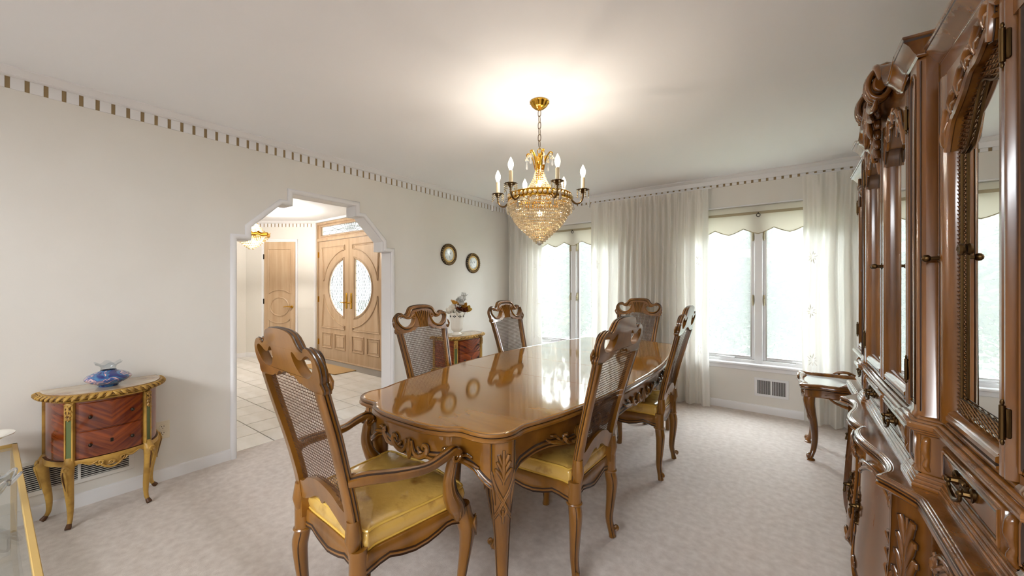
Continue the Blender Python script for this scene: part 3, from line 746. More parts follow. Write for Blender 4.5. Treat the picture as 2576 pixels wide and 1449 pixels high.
    if arm:
        for sg in (-1, 1):
            b = MB()
            path = cr([(sg*.205, -.238, .668), (sg*.232, -.19, .672), (sg*.268, -.10, .660), (sg*.293, .0, .652), (sg*.303, .07, .668), (sg*.300, .115, .676), (sg*.297, .142, .660), (sg*.297, .140, .640)], 6)
            pr = [(-.024, -.012), (-.018, -.019), (.018, -.019), (.024, -.012), (.024, .006), (.018, .010), (.0155, .008), (.011, .014), (0, .017), (-.011, .014), (-.0155, .008), (-.018, .010), (-.024, .006)]
            b.sweep(pr, path, (0, 0, 1), mi=[0, 0, 0, 0, 0, 1, 1, 0, 0, 0, 1, 1, 0], scale=lambda t: interp([(0, .8), (.1, 1.05), (.5, .85), (.8, 1.05), (1, .75)], t))
            for s2 in (-1, 1):
                fz = lambda u, v: (sg*.297 + s2*.022, .118 + u, .655 + v)
                orn(b, [(spiral(0, 0, .022, .003, 0, -1.3, 18), [.006, .006, .004])], fz)
            b.sphere((sg*.205, -.222, .664), (.02, .014, .026), 10, 6)
            b.obj('armrest', W, root, ang=50)
            b = MB(); path = cr([(sg*.296, .124, .648), (sg*.294, .112, .60), (sg*.288, .108, .555), (sg*.278, .124, .50), (sg*.269, .150, .455), (sg*.262, .172, .415), (sg*.262, .178, .372)], 5)
            b.tube(path, [.019, .020, .021, .024, .031, .036, .032, .014], 12, up=(0, 1, 0))
            for a in (-.9, -.3, .3, .9):
                L_ = []
                for i, p in enumerate(path):
                    t = i/(len(path)-1); r = interp([(0, .019), (.3, .021), (.6, .029), (.85, .035), (1, .02)], t)
                    L_.append(p + Vector((sg * cos(a) , .9 * sin(a), .15)) * r * .96)
                b.tube(L_[3:-2], [.002, .0035, .005, .003], 5, 0); b.tube([p + Vector((0, .006, .004)) for p in L_[3:-2]], .0022, 4, 1)
            b.obj('arm_support', W, root, ang=50)
    return root

GC = 'dining chairs round the table'
chair = make_chair('dining_chair', 'carved cane-back dining chair at the table, left side, nearest the archway')
chair['group'] = GC
def face(dx, dy): return atan2(dy, dx) - pi / 2
chair.location = (-1.775, 1.83, 0); chair.rotation_euler = (0, 0, face(1, .02))
dup(chair, (-1.755, 2.79, 0), face(1, .0), 'carved cane-back dining chair at the table, left side, farther from the archway', GC)
dup(chair, (-0.955, 1.70, 0), face(-1, .03), 'gold-seated cane side chair on the cabinet side of the table, nearest the camera', GC)
dup(chair, (-0.905, 2.81, 0), face(-1, -.02), 'gold-seated cane side chair on the cabinet side of the table, nearer the windows', GC)
dup(chair, (-1.315, 3.80, 0), face(0, -1), 'cane-back dining chair at the far head of the table before the curtain', GC)
arm = make_chair('armchair', 'carved cane-back armchair with gold cushion pulled out at the near table end', True)
arm['group'] = GC; arm.location = (-1.325, 0.925, 0); arm.rotation_euler = (0, 0, radians(-3))

# ------------------------------------------------------------------ dining table
TX, TY, TH = -1.265, 2.36, 0.757
tb = thing('dining_table', 'long polished dining table with scalloped edge and carved apron under the chandelier', 'table', (TX, TY, 0))
qt = [(0, 1.385), (.12, 1.382), (.19, 1.367), (.232, 1.350), (.258, 1.330), (.285, 1.322), (.34, 1.322), (.400, 1.306), (.440, 1.264), (.453, 1.215), (.449, 1.168), (.453, 1.13), (.478, 1.05), (.512, .90), (.548, .65), (.582, .35), (.594, 0)]
Q = [(p.x, p.y) for p in cr([(x, y) for x, y in qt], 4)]
full = Q + [(x, -y) for x, y in reversed(Q[:-1])] ; full = full + [(-x, y) for x, y in reversed(full[1:-1])]
def onrm(L, i):
    n = len(L); a = Vector(L[(i-1) % n]); c = Vector(L[(i+1) % n]); d = (c - a).normalized(); nn = Vector((-d.y, d.x))
    return nn if nn.dot(Vector(L[i])) > 0 else -nn
NR = [onrm(full, i) for i in range(len(full))]
EDGE = [(.020, TH), (.014, TH - .0035), (.011, TH - .0035), (.003, TH - .001), (-.0, TH - .006), (.001, TH - .012), (.006, TH - .0145), (.004, TH - .017), (-.003, TH - .022), (-.004, TH - .029), (.003, TH - .034), (.03, TH - .036)]
cuts = [-1.5, -0.465, 0.0, 0.465, 1.5]
for k in range(4):
    a, c = cuts[k] + .0012, cuts[k+1] - .0012; idx = [i for i, p in enumerate(full) if a < p[1] < c]
    # ordered loop with cut points
    loop = []; nr = []
    n = len(full)
    for i in range(n):
        p, q = full[i], full[(i+1) % n]
        if a < p[1] < c: loop.append(p); nr.append(NR[i])
        for cut in (a, c):
            if (p[1] - cut) * (q[1] - cut) < 0:
                t = (cut - p[1]) / (q[1] - p[1]); x = lerp(p[0], q[0], t); loop.append((x, cut)); nr.append(Vector((1 if x > 0 else -1, 0)))
    m = len(loop); b = MB(); vs = []
    for d, z in EDGE: vs += [(p[0] - w_.x * d, p[1] - w_.y * d, z) for p, w_ in zip(loop, nr)]
    fs = [(r*m+i, r*m+(i+1) % m, (r+1)*m+(i+1) % m, (r+1)*m+i) for r in range(len(EDGE)-1) for i in range(m)]
    ms = [{0: 0, 1: 2, 2: 1, 5: 2, 6: 2}.get(r, 1) for r in range(len(EDGE)-1) for i in range(m)]
    fs += [tuple(range(len(vs), len(vs) + m)), tuple(range(len(vs) - m, len(vs)))]; ms += [0, 1]; vs = vs + vs[:m]
    b.add(vs, fs, ms); b.obj('table_leaf', [M['top'], M['wood_h'], M['wood_dk']], tb, ang=40)
# apron following the outline, scalloped lower edge with carving
LEG = [Vector((sx * .388, sy * 1.215)) for sx in (-1, 1) for sy in (-1, 1)]
ap = [(p[0] - w_.x * .055, p[1] - w_.y * .055) for p, w_ in zip(full, NR)]
def apz(p):
    p = Vector(p); d = min((p - c).length for c in LEG)
    return interp([(0, .52), (.05, .535), (.10, .580), (.17, .604), (.24, .608), (.30, .600), (.36, .586), (.42, .582), (.6, .600), (.8, .588), (1.0, .600), (1.2, .584)], d)
b = MB(); rows = []
for p, w_ in zip(ap, NR):
    z = apz(p); g = lambda d, zz: (p[0] - w_.x * d, p[1] - w_.y * d, zz)
    rows.append([g(.0, TH - .035), g(0, z + .034), g(-.006, z + .028), g(-.008, z + .021), g(-.004, z + .015), g(-.007, z + .010), g(-.006, z + .003), g(.0, z), g(.02, z), g(.02, TH - .035)])
m = 10; N = len(rows)
b.add([v for r in rows for v in r], [(i*m+q, ((i+1) % N)*m+q, ((i+1) % N)*m+(q+1) % m, i*m+(q+1) % m) for i in range(N) for q in range(m)], [1 if q in (1, 4) else 0 for i in range(N) for q in range(m)])
apo = b.obj('apron', [M['wood_h'], M['wood_dk']], tb, ang=45)
# apron carvings
def side_map(kind):
    def f(u, v):               # u along the side from its middle, v height above the lower edge
        if kind in ('near', 'far'):
            x = u; best = min((q for q in zip(ap, NR) if (q[0][1] < -1.0 if kind == 'near' else q[0][1] > 1.0)), key=lambda q: abs(q[0][0] - x))
        else:
            best = min((q for q in zip(ap, NR) if (q[0][0] > .3 if kind == 'right' else q[0][0] < -.3)), key=lambda q: abs(q[0][1] - u))
        p, w_ = best; x, y = (u, p[1]) if kind in ('near', 'far') else (p[0], u)
        return Vector((x + w_.x * .007, y + w_.y * .007, apz((x, y)) + v * 1.1 + .012))
    return f
def carve_run():
    st = []
    for sg in (-1, 1):
        st.append((cr([(sg*.015, .055), (sg*.03, .012), (sg*.065, .0), (sg*.10, .012), (sg*.105, .035), (sg*.085, .042), (sg*.078, .028)], 4), [.006, .010, .012, .009, .004]))
        st.append((cr([(sg*.10, .002), (sg*.14, -.006), (sg*.18, .004), (sg*.20, .025), (sg*.185, .036), (sg*.175, .024)], 4), [.005, .010, .010, .007, .004]))
        st.append((cr([(sg*.20, .005), (sg*.25, .006), (sg*.30, .014), (sg*.325, .026)], 4), [.006, .009, .007, .003]))
        st.append((cr([(sg*.235, .014), (sg*.26, .030), (sg*.29, .034)], 4), [.004, .007, .003]))
        st.append((cr([(sg*.05, .035), (sg*.065, .018), (sg*.08, .016)], 4), [.004, .007, .003]))
    st.append(([(0, .06), (0, .02), (0, -.016)], [.006, .013, .006]))
    st.append(([(-.018, .05), (-.012, .02), (-.006, -.008)], [.004, .008, .004])); st.append(([(.018, .05), (.012, .02), (.006, -.008)], [.004, .008, .004]))
    return st
for kd in ('near', 'far'):
    b = MB(); orn(b, carve_run(), side_map(kd), 0, 7, 1); b.obj('apron_carving', [M['wood'], M['wood_dk']], apo)
for kd in ('left', 'right'):
    for c0 in (0.0, -.68, .68):
        b = MB(); f0 = side_map(kd); orn(b, carve_run(), lambda u, v, c0=c0, f0=f0: f0(u * .95 + c0, v), 0, 7, 1); b.obj('apron_carving', [M['wood'], M['wood_dk']], apo)
for c in LEG:
    sx, sy = (1 if c.x > 0 else -1), (1 if c.y > 0 else -1); b = MB(); d = Vector((sx, sy, 0)).normalized(); e = Vector((-d.y, d.x, 0))
    zt = [TH - .036, .66, .60, .54, .48, .42, .34, .24, .14, .05, .012, .0]; wd = [.062, .062, .061, .058, .052, .045, .038, .031, .026, .0235, .026, .022]; of = [.005, .006, .004, -.002, -.007, -.009, -.008, -.004, 0, .003, .004, .004]
    vs = []
    pr = [(1, .35), (.72, .72), (.35, 1), (-.35, 1), (-.72, .72), (-1, .35), (-1, -.35), (-.72, -.72), (-.35, -1), (.35, -1), (.72, -.72), (1, -.35)]
    for z, w2, o_ in zip(zt, wd, of):
        ctr = Vector((c.x, c.y, z)) + d * o_; vs += [ctr + d * (a * w2 * .78) + e * (q * w2 * .78) for a, q in pr]
    m = 12; b.add(vs, [(r*m+i, r*m+(i+1) % m, (r+1)*m+(i+1) % m, (r+1)*m+i) for r in range(len(zt)-1) for i in range(m)] + [tuple(range(m)), tuple(range(len(vs)-m, len(vs)))])
    def f(u, v):
        w2 = interp(list(zip(zt[::-1], wd[::-1])), v); o_ = interp(list(zip(zt[::-1], of[::-1])), v)
        return Vector((c.x, c.y, v)) + d * (o_ + w2 * .78 - max(0, abs(u) - w2 * .3) * .9) + e * u
    st = []
    for sg in (-1, 1):
        for k in range(3):
            z0 = .60 + k * .028; st.append((cr([(0, z0 - .03), (sg*.012, z0), (sg*(.028 - .005*k), z0 + .018), (sg*(.026 - .005*k), z0 + .008)], 4), [.004, .0075, .006, .003]))
        for q in (-.006, .006): st.append((cr([(sg*.044, .60 + q), (sg*.026, .545 + q), (-sg*.006, .48 + q), (-sg*.030, .425 + q)], 5), [.003, .0045, .0045, .003]))
        st.append((cr([(sg*.042, .56), (sg*.034, .52), (sg*.030, .475)], 4), [.003, .006, .003]))
        st.append((cr([(0, .43), (sg*.012, .45), (sg*.014, .468)], 4), [.003, .006, .003]))
    st.append(([(0, .56), (0, .62), (0, .69)], [.004, .009, .005])); st.append(([(0, .405), (0, .43), (0, .46)], [.003, .007, .003]))
    lg = b.obj('leg', [M['wood'], M['wood_dk']], tb, ang=40)
    b = MB(); orn(b, st, f, 0, 6, 1)
    for sg in (-1, 1):
        b.tube([f(sg * wd[i] * .70, zt[i] if zt[i] > .02 else .02) for i in range(len(zt) - 1)], .0018, 4, 1)
    b.obj('leaf_carving', [M['wood'], M['wood_dk']], lg)

# ------------------------------------------------------------------ crystal chandelier
CX, CY = -1.264, 2.036
ch = thing('chandelier', 'brass and crystal chandelier with candle bulbs hanging over the dining table', 'chandelier', (CX, CY, 0))
BR = M['brass']; BD = M['bead']
b = MB(); b.lathe([(0, 2.44), (.058, 2.44), (.060, 2.432), (.052, 2.425), (.046, 2.412), (.030, 2.398), (.014, 2.388), (.006, 2.384), (0, 2.383)], 32, rf=lambda a, t: (1 + .05 * cos(16 * a) * (1 if .2 < t < .8 else 0), 0)); b.obj('canopy', BR, ch)
cm = {}
for k in (0, 1):
    b = MB(); q = cr([(0, 0, .022), (.0085, 0, .014), (.0085, 0, -.014), (0, 0, -.022), (-.0085, 0, -.014), (-.0085, 0, .014)], 4, True)
    b.tube([(p.x, 0, p.z) if k == 0 else (0, p.x, p.z) for p in q], .0021, 6, closed=True); cm[k] = b.mesh('chain_link', [M['abrass']])
z = 2.368; k = 0
while z > 2.155:
    link('chain_link', cm[k % 2], ch, (0, 0, z)); z -= .0385; k += 1
b = MB(); b.tube([(0.002, 0.002, 2.385), (0.004, -.003, 2.26), (.0, .003, 2.12)], .0016, 5); b.obj('cord', M['plastic'], ch)
# stem with top ring
b = MB(); b.lathe([(0, 2.115), (.008, 2.113), (.012, 2.10), (.007, 2.09), (.015, 2.075), (.022, 2.06), (.016, 2.045), (.020, 2.03), (.010, 2.02), (.009, 1.80), (0, 1.80)], 14)
b.tube([(.016*cos(a), 0, 2.13 + .016*sin(a)) for a in [2*pi*k/16 for k in range(16)]], .0028, 6, closed=True); b.obj('stem', BR, ch)
# crown leaves curling outwards, each with a prism
def beads(b, pts, r, nu=6, nv=4):
    for p in pts: b.sphere(p, r, nu, nv)
def prism(h, wd):
    b = MB(); pr = [(0, 0), (wd*.35, -.006), (wd*.42, -h*.25), (wd, -h*.88), (wd*.6, -h), (0, -h)]
    b.lathe([(r, z) for r, z in pr], 6); return b.mesh('prism_drop', [M['prism']], ang=15)
PS, PL = prism(.05, .0075), prism(.062, .009)
for k in range(6):
    a = 2*pi*k/6 + .35; c_, s_ = cos(a), sin(a)
    path = cr([(.012, 2.02), (.020, 1.985), (.030, 2.03), (.044, 2.085), (.066, 2.118), (.082, 2.112), (.080, 2.098)], 5)
    b = MB(); b.tube([(p.x*c_, p.x*s_, p.y) for p in path], [.004, .006, .007, .009, .007, .004], 8, flat=.5, up=(0, 0, 1))
    b.tube([(p.x*c_, p.x*s_, p.y) for p in cr([(.020, 2.00), (.024, 1.93), (.040, 1.88), (.085, 1.832)], 6)], [.005, .0055, .006, .005], 6, flat=.6)
    lf = b.obj('crown_leaf', BR, ch)
    link('prism_drop', PS, lf, (.081*c_, .081*s_, 2.085 - .012*(k % 2)))
    b = MB(); beads(b, [(.081*c_, .081*s_, 2.092), (.072*c_, .072*s_, 2.104), (.074*c_, .074*s_, 2.08), (.088*c_, .088*s_, 2.081)], .0065); stuff(b.obj('crystal_cluster', BD, lf))
# bead strands of the upper bell
for j in range(13):
    t = j / 12; zc = lerp(2.005, 1.842, t); R = sinterp([(0, .024), (.35, .042), (.7, .078), (1, .118)], t); n = max(10, int(2*pi*R/.0125)); b = MB()
    beads(b, [(R*cos(2*pi*i/n + j*.3), R*sin(2*pi*i/n + j*.3), zc) for i in range(n)], .0056, 6, 3)
    stuff(b.obj('bead_strand', BD, ch, recalc=False))
# ring band with round crystals
RB, ZB = .198, 1.832
b = MB(); b.lathe([(RB - .004, ZB - .021), (RB + .002, ZB - .022), (RB + .003, ZB - .018), (RB, ZB - .016), (RB, ZB + .016), (RB + .003, ZB + .018), (RB + .002, ZB + .022), (RB - .004, ZB + .021), (RB - .004, ZB - .021)], 48)
for k in range(6):
    a = 2*pi*(k + .5)/6; b.tube([(0, 0, 1.808), (RB*.5*cos(a), RB*.5*sin(a), 1.800), (RB*cos(a), RB*sin(a), ZB - .012)], .0035, 5)
band = b.obj('band', BR, ch)
b = MB(); b.sphere((0, 0, 0), (.0115, .0115, .0115), 10, 6); b2 = MB(); b2.tube([(.0118*cos(a), 0, .0118*sin(a)) for a in [2*pi*k/12 for k in range(12)]], .0022, 5, closed=True)
bm_, rm_ = b.mesh('crystal_button', [BD]), b2.mesh('button_rim', [BR])
for k in range(44):
    a = 2*pi*k/44; link('crystal_button', bm_, band, (RB*1.005*cos(a), RB*1.005*sin(a), ZB)); link('button_rim', rm_, band, (RB*1.02*cos(a), RB*1.02*sin(a), ZB), a - pi/2)
# cascading tiers
tiers = [(.197, 1.800), (.184, 1.780), (.184, 1.758), (.178, 1.740), (.168, 1.721), (.158, 1.703), (.146, 1.686), (.132, 1.669), (.116, 1.653), (.099, 1.637), (.082, 1.621), (.066, 1.606), (.050, 1.592), (.036, 1.579), (.022, 1.567)]
for j, (R, zc) in enumerate(tiers):
    n = int(2*pi*R/.0135); b = MB(); c = MB()
    for i in range(n):
        a = 2*pi*(i + .5*(j % 2))/n
        b.sphere((R*cos(a), R*sin(a), zc), .0060, 6, 4); b.sphere((R*1.01*cos(a), R*1.01*sin(a), zc - .0115), (.0042, .0042, .0050), 6, 3)
    stuff(b.obj('bead_tier', BD, ch, recalc=False))
    c.tube([(R*cos(2*pi*k/36), R*sin(2*pi*k/36), zc + .006) for k in range(36)], .0014, 4, closed=True); c.obj('tier_wire', BR, ch)
for R, zc, n in ((.203, 1.772, 30), (.2, 1.758, 30), (.2, 1.744, 30)):
    b = MB(); beads(b, [(R*cos(2*pi*i/n), R*sin(2*pi*i/n), zc) for i in range(n)], .0058); stuff(b.obj('bead_fringe', BD, ch, recalc=False))
b = MB(); b.sphere((0, 0, 1.556), .0165, 8, 6); b.lathe([(0, 1.59), (.01, 1.585), (.012, 1.575), (.006, 1.57), (0, 1.57)], 10); b.obj('finial_ball', M['prism'], ch, ang=10)
# six arms
for k in range(6):
    a = YAW + radians(-12 + 60 * k); c_, s_ = cos(a), sin(a); RA = .268; zc = 1.862
    path = cr([(RB, 1.815), (.225, 1.792), (.250, 1.797), (.266, 1.822), (RA, zc - .004)], 6)
    b = MB(); b.tube([(p.x*c_, p.x*s_, p.y) for p in path], [.007, .0055, .005, .006], 8); ar = b.obj('arm', M['abrass'], ch)
    b = MB(); b.lathe([(0, zc - .012), (.010, zc - .010), (.014, zc), (.022, zc + .006), (.036, zc + .010), (.038, zc + .013), (.020, zc + .012), (.012, zc + .02), (0, zc + .02)], 20, (RA*c_, RA*s_, 0), rf=lambda t_, q: (1 + .08 * cos(10 * t_) * (1 if q > .4 else 0), 0)); bo = b.obj('drip_pan', M['abrass'], ar)
    b = MB(); n = 8
    for i in range(n):
        t = 2*pi*i/n; x, y = RA*c_ + .036*cos(t), RA*s_ + .036*sin(t)
        for q in range(3 + i % 2): b.sphere((x, y, zc + .002 - .0125 * q), .0052, 6, 4)
    stuff(b.obj('bead_fringe', BD, ar, recalc=False))
    link('prism_drop', PL, ar, ((RA + .036)*c_, (RA + .036)*s_, zc - .036))
    link('prism_drop', PS, ar, ((RB + .012)*c_, (RB + .012)*s_, zc - .06))
    b = MB(); b.lathe([(0, zc + .01), (.0115, zc + .01), (.0115, zc + .084), (.0095, zc + .088), (0, zc + .088)], 14, (RA*c_, RA*s_, 0)); b.obj('candle_sleeve', M['candle'], ar)
    zb_ = zc + .087
    b = MB(); b.lathe([(.008, zb_), (.0085, zb_ + .006), (.0135, zb_ + .018), (.0165, zb_ + .032), (.0155, zb_ + .046), (.0095, zb_ + .062), (.0035, zb_ + .074), (0, zb_ + .080)], 12, (RA*c_, RA*s_, 0)); b.obj('bulb', M['bulb'], ar)
    L = bpy.data.lights.new('candle_light', 'POINT'); L.energy = 1.5; L.color = (1, .89, .76); L.shadow_soft_size = .012
    lo = bpy.data.objects.new('candle_light', L); COL.objects.link(lo); lo.parent = ch; lo.location = ((RA - .03)*c_, (RA - .03)*s_, zb_ + .04)
for (zz, en) in ((1.92, 2.2), (1.735, 2.4)):
    L = bpy.data.lights.new('inner_light', 'POINT'); L.energy = en; L.color = (1, .82, .62); L.shadow_soft_size = .012
    lo = bpy.data.objects.new('inner_light', L); COL.objects.link(lo); lo.parent = ch; lo.location = (.02, -.01, zz)
    b = MB(); b.sphere((.02, -.03, zz), (.014, .014, .02), 10, 6); b.obj('inner_bulb', M['bulb'], ch)

# foyer chandelier
FCX, FCY = -6.28, 2.25
fc = thing('foyer_chandelier', 'small brass and crystal ceiling chandelier seen through the archway', 'chandelier', (FCX, FCY, 0))
b = MB(); b.lathe([(0, 2.44), (.09, 2.44), (.09, 2.425), (.05, 2.405), (0, 2.40)], 24); b.tube([(0, 0, 2.40), (0, 0, 2.05)], .012, 8); b.obj('stem', BR, fc)
b = MB(); b.lathe([(.215, 2.00), (.228, 1.995), (.232, 2.01), (.222, 2.03), (.236, 2.045), (.215, 2.05), (.215, 2.00)], 32, rf=lambda a, t: (1 + .03*cos(12*a), .01*cos(12*a)))
for k in range(8): b.tube([(0, 0, 2.03), (.22*cos(k*pi/4), .22*sin(k*pi/4), 2.02)], .005, 5)
b.obj('rim', BR, fc)
for j, (R, zc) in enumerate([(.205, 1.985), (.195, 1.965), (.172, 1.945), (.155, 1.925), (.128, 1.902), (.108, 1.882), (.080, 1.858), (.056, 1.838), (.030, 1.818)]):
    b = MB(); n = max(8, int(2*pi*R/.022))
    for i in range(n):
        a = 2*pi*i/n; b.sphere((R*cos(a), R*sin(a), zc), (.011, .011, .014), 6, 4)
    stuff(b.obj('bead_tier', BD, fc, recalc=False))
for j, (R, zc) in enumerate([(.16, 2.07), (.13, 2.10), (.10, 2.14), (.075, 2.18), (.055, 2.23)]):
    b = MB(); n = max(8, int(2*pi*R/.022))
    for i in range(n):
        a = 2*pi*i/n; b.sphere((R*cos(a), R*sin(a), zc), (.010, .010, .014), 6, 4)
    stuff(b.obj('bead_strand', BD, fc, recalc=False))
for zz, en in ((1.93, 55.0), (2.15, 65.0)):
    L = bpy.data.lights.new('foyer_light', 'POINT'); L.energy = en; L.color = (1, .93, .85); L.shadow_soft_size = .03
    lo = bpy.data.objects.new('foyer_light', L); COL.objects.link(lo); lo.parent = fc; lo.location = (0, .03, zz)

# ------------------------------------------------------------------ china cabinet: lower cupboard
WD = [M['wood_rd'], M['wood_dk']]
YC = 2.09
hf = [(.700, 1.095), (.330, 1.095), (.300, 1.100), (.287, 1.115), (.283, 1.145), (.283, 1.30), (.283, 1.455), (.277, 1.485), (.258, 1.52), (.236, 1.555), (.2185, 1.578), (.217, 1.592), (.228, 1.612), (.246, 1.645), (.254, 1.70), (.247, 1.775), (.222, 1.875), (.209, 1.95), (.212, 2.02), (.226, 2.068), (.237, 2.09)]
hs = [hf[0], hf[1]] + [(p.x, p.y) for p in cr([(x, y) for x, y in hf[1:]], 3)][1:]
hs2 = hs + [(x, 2 * YC - y) for x, y in reversed(hs[:-1])]
def cnrm(L, i):
    a = Vector(L[max(i-1, 0)]); c = Vector(L[min(i+1, len(L)-1)]); d = (c - a).normalized(); return Vector((-d.y, d.x))
CN = [cnrm(hs2, i) for i in range(len(hs2))]
CN[0] = Vector((0, -1)); CN[1] = Vector((-.7, -.7)); CN[-1] = Vector((0, 1)); CN[-2] = Vector((-.7, .7))
KZ = .72
bs = thing('buffet_cabinet', 'serpentine-front carved wood cupboard standing under the mirrored hutch', 'cabinet', (.46, YC, 0)); OB = (-.46, -YC, 0)
def off_loop(d, z): return [(p[0] + n_.x * d, p[1] + n_.y * d, z) for p, n_ in zip(hs2, CN)]
def add_loops(b, loops, mi=None, cap0=False, cap1=False, closed=True):
    m = len(loops[0]); vs = [p for l in loops for p in l]; r_ = m if closed else m - 1
    fs = [(r*m+i, r*m+(i+1) % m, (r+1)*m+(i+1) % m, (r+1)*m+i) for r in range(len(loops)-1) for i in range(r_)]
    ms = [(mi[r] if mi else 0) for r in range(len(loops)-1) for i in range(r_)]
    for on, o_, l in ((cap0, 0, loops[0]), (cap1, len(vs) - m, loops[-1])):
        if on:
            o_ = len(vs); vs = vs + list(l)
            for t in tessellate_polygon([[Vector((p[0], p[1], 0)) for p in l]]): fs.append(tuple(i + o_ for i in t)); ms.append(0)
    b.add(vs, fs, ms)
rc, mc = [], []
for k in range(2):
    for t, q in ((0, 0), (.25, .8), (.5, 1), (.75, .8), (.90, 0)):
        u = (k + t) / 2; rc.append((lerp(-.013, .002, u) , KZ - .0012 + .0010 * q - .006 * u * u)); mc.append(0 if t < .9 else 1)
b = MB(); add_loops(b, [off_loop(d, z) for d, z in [(-.015, KZ)] + rc + [(.003, KZ-.010), (.002, KZ-.015), (-.003, KZ-.017), (-.003, KZ-.0185), (.002, KZ-.021), (.004, KZ-.028), (-.002, KZ-.035), (-.012, KZ-.038), (-.028, KZ-.042)]], [0] + mc + [0, 0, 1, 1, 0, 0, 0, 0, 0], True, True) if True else add_loops(b, [off_loop(d, z) for d, z in ((-.03, KZ), (-.028, KZ), (-.024, KZ-.003), (-.020, KZ-.003), (-.016, KZ-.0005), (-.006, KZ), (.0, KZ-.006), (.0, KZ-.013), (-.004, KZ-.016), (-.004, KZ-.019), (.002, KZ-.023), (.003, KZ-.031), (-.006, KZ-.037), (-.028, KZ-.042))], [0, 1, 1, 0, 0, 0, 0, 1, 1, 0, 0, 0, 0], True, True)
b.obj('countertop', [M['wood_rd'], M['wood_dk']], bs, OB, ang=45)
BZ = [(.0, .05), (.09, .05), (.13, .022), (.22, .010), (.34, .016), (.50, .028), (.68, .032)]
b = MB(); add_loops(b, [off_loop(-sinterp(BZ, z), z) for z in (.085, .10, .13, .17, .22, .28, .34, .42, .50, .58, .68)], None, True, True); b.obj('carcass', [M['wood_rd']], bs, OB, ang=45)
FR = [(p, n_) for p, n_ in zip(hs2, CN)][2:-2]
def fpt(y, z, h):                 # point on the front at depth position y, height z, h proud of the carcass
    for (p, n0), (q, n1) in zip(FR, FR[1:]):
        if p[1] <= y <= q[1] and q[1] > p[1]:
            t = (y - p[1]) / (q[1] - p[1]); n_ = n0.lerp(n1, t); d = h - sinterp(BZ, z)
            return Vector((lerp(p[0], q[0], t) + n_.x * d, y + n_.y * d, z))
    p, n_ = FR[0] if y < FR[0][0][1] else FR[-1]; d = h - sinterp(BZ, z); return Vector((p[0] + n_.x * d, y, z))
def bail(b, f, u, v, w_=.034, mi=0):
    for s2 in (-1, 1):
        b.tube([f(u + s2*w_, v, .0), f(u + s2*w_, v, .018)], [.009, .006], 8, mi); b.sphere(f(u + s2*w_, v, .020), .0075, 8, 5, mi)
        orn(b, [(cr([(u + s2*w_, v + .01), (u + s2*(w_ + .014), v + .016), (u + s2*(w_ + .02), v + .004), (u + s2*(w_ + .008), v - .012)], 4), [.003, .006, .005, .002])], lambda a, c: f(a, c, .004), mi)
    pts = cr([(u - w_, v), (u - w_ * .9, v - .016), (u - w_ * .4, v - .026), (u, v - .030), (u + w_ * .4, v - .026), (u + w_ * .9, v - .016), (u + w_, v)], 4)
    b.tube([f(p.x, p.y, .020) for p in pts], [.003, .0045, .006, .0045, .003], 7, mi)
for (y0, y1, hy) in ((1.155, 1.455, 1.25), (1.665, 2.062, 1.99), (2.118, 2.515, 2.19), (2.725, 3.025, 2.93)):
    ym, hw = (y0 + y1) / 2, (y1 - y0) / 2; b = MB()
    topz = lambda y: .615 + .03 * cos(pi * (y - ym) / hw)
    botz = lambda y: .165 - .02 * cos(pi * (y - ym) / hw)
    rows = []
    for h_, ins in ((0, 0), (.012, 0), (.014, .004)):
        pass
    nu, nv = 14, 10
    F = lambda u, v, h, e=0.0: fpt(lerp(y0 + e, y1 - e, u), lerp(botz(lerp(y0, y1, u)) + e, topz(lerp(y0, y1, u)) - e, v), h)
    b.grid(nu, nv, lambda u, v: F(u, v, .013, .003))
    per = [(i/nu, 0) for i in range(nu)] + [(1, j/nv) for j in range(nv)] + [(1 - i/nu, 1) for i in range(nu)] + [(0, 1 - j/nv) for j in range(nv)]
    add_loops(b, [[F(u, v, -.004) for u, v in per], [F(u, v, .010) for u, v in per], [F(u, v, .013, .003) for u, v in per]])
    b.tube([F(u, v, .014, .018) for u, v in per], .006, 6, closed=True); b.tube([F(u, v, .0125, .010) for u, v in per], .0028, 4, 1, closed=True); b.tube([F(u, v, .0125, .026) for u, v in per], .0024, 4, 1, closed=True)
    dr = b.obj('cupboard_door', WD, bs, OB, ang=45)
    b = MB(); f = lambda u, v: fpt(u, v, .014)
    st = []
    for s2 in (-1, 1):
        st.append((spiral(ym + s2*hw*.72, .585, .026, .004, pi/2, s2*1.3, 18), [.005, .008, .005]))
        st.append((cr([(ym + s2*hw*.72, .60), (ym + s2*hw*.4, .628), (ym, .635)], 4), [.004, .007, .006]))
        st.append((cr([(ym + s2*.012, .15), (ym + s2*hw*.45, .175), (ym + s2*hw*.8, .235), (ym + s2*hw*.86, .30)], 5), [.012, .010, .008, .003]))
        st.append((spiral(ym + s2*hw*.55, .215, .03, .004, -pi/2, s2*1.2, 16), [.008, .009, .004]))
        for k in range(4): st.append((cr([(ym + s2*hw*.8, .30 + .05*k), (ym + s2*hw*(.72 - .05*k), .325 + .05*k), (ym + s2*hw*.78, .35 + .05*k)], 4), [.003, .006, .003]))
    for q in st:
        if q[0][0][1] > .4: b = MB(); orn(b, [q], f, 0, 6, 1); b.obj('scroll_carving', WD, dr, ang=60)
    b = MB(); orn(b, [q for q in st if q[0][0][1] <= .4], f, 0, 6, 1); b.obj('lower_carving', WD, dr, ang=60)
    b = MB(); bail(b, lambda u, v, h: fpt(u, v, .014 + h), hy, .43, .0, 0)
    orn(b, leaf(hy, .43, pi/2, .06, .022, 3, .004) + leaf(hy, .42, -pi/2, .06, .022, 3, .004), lambda u, v: fpt(u, v, .017), 0, 5); b.obj('handle', [M['abrass']], dr)
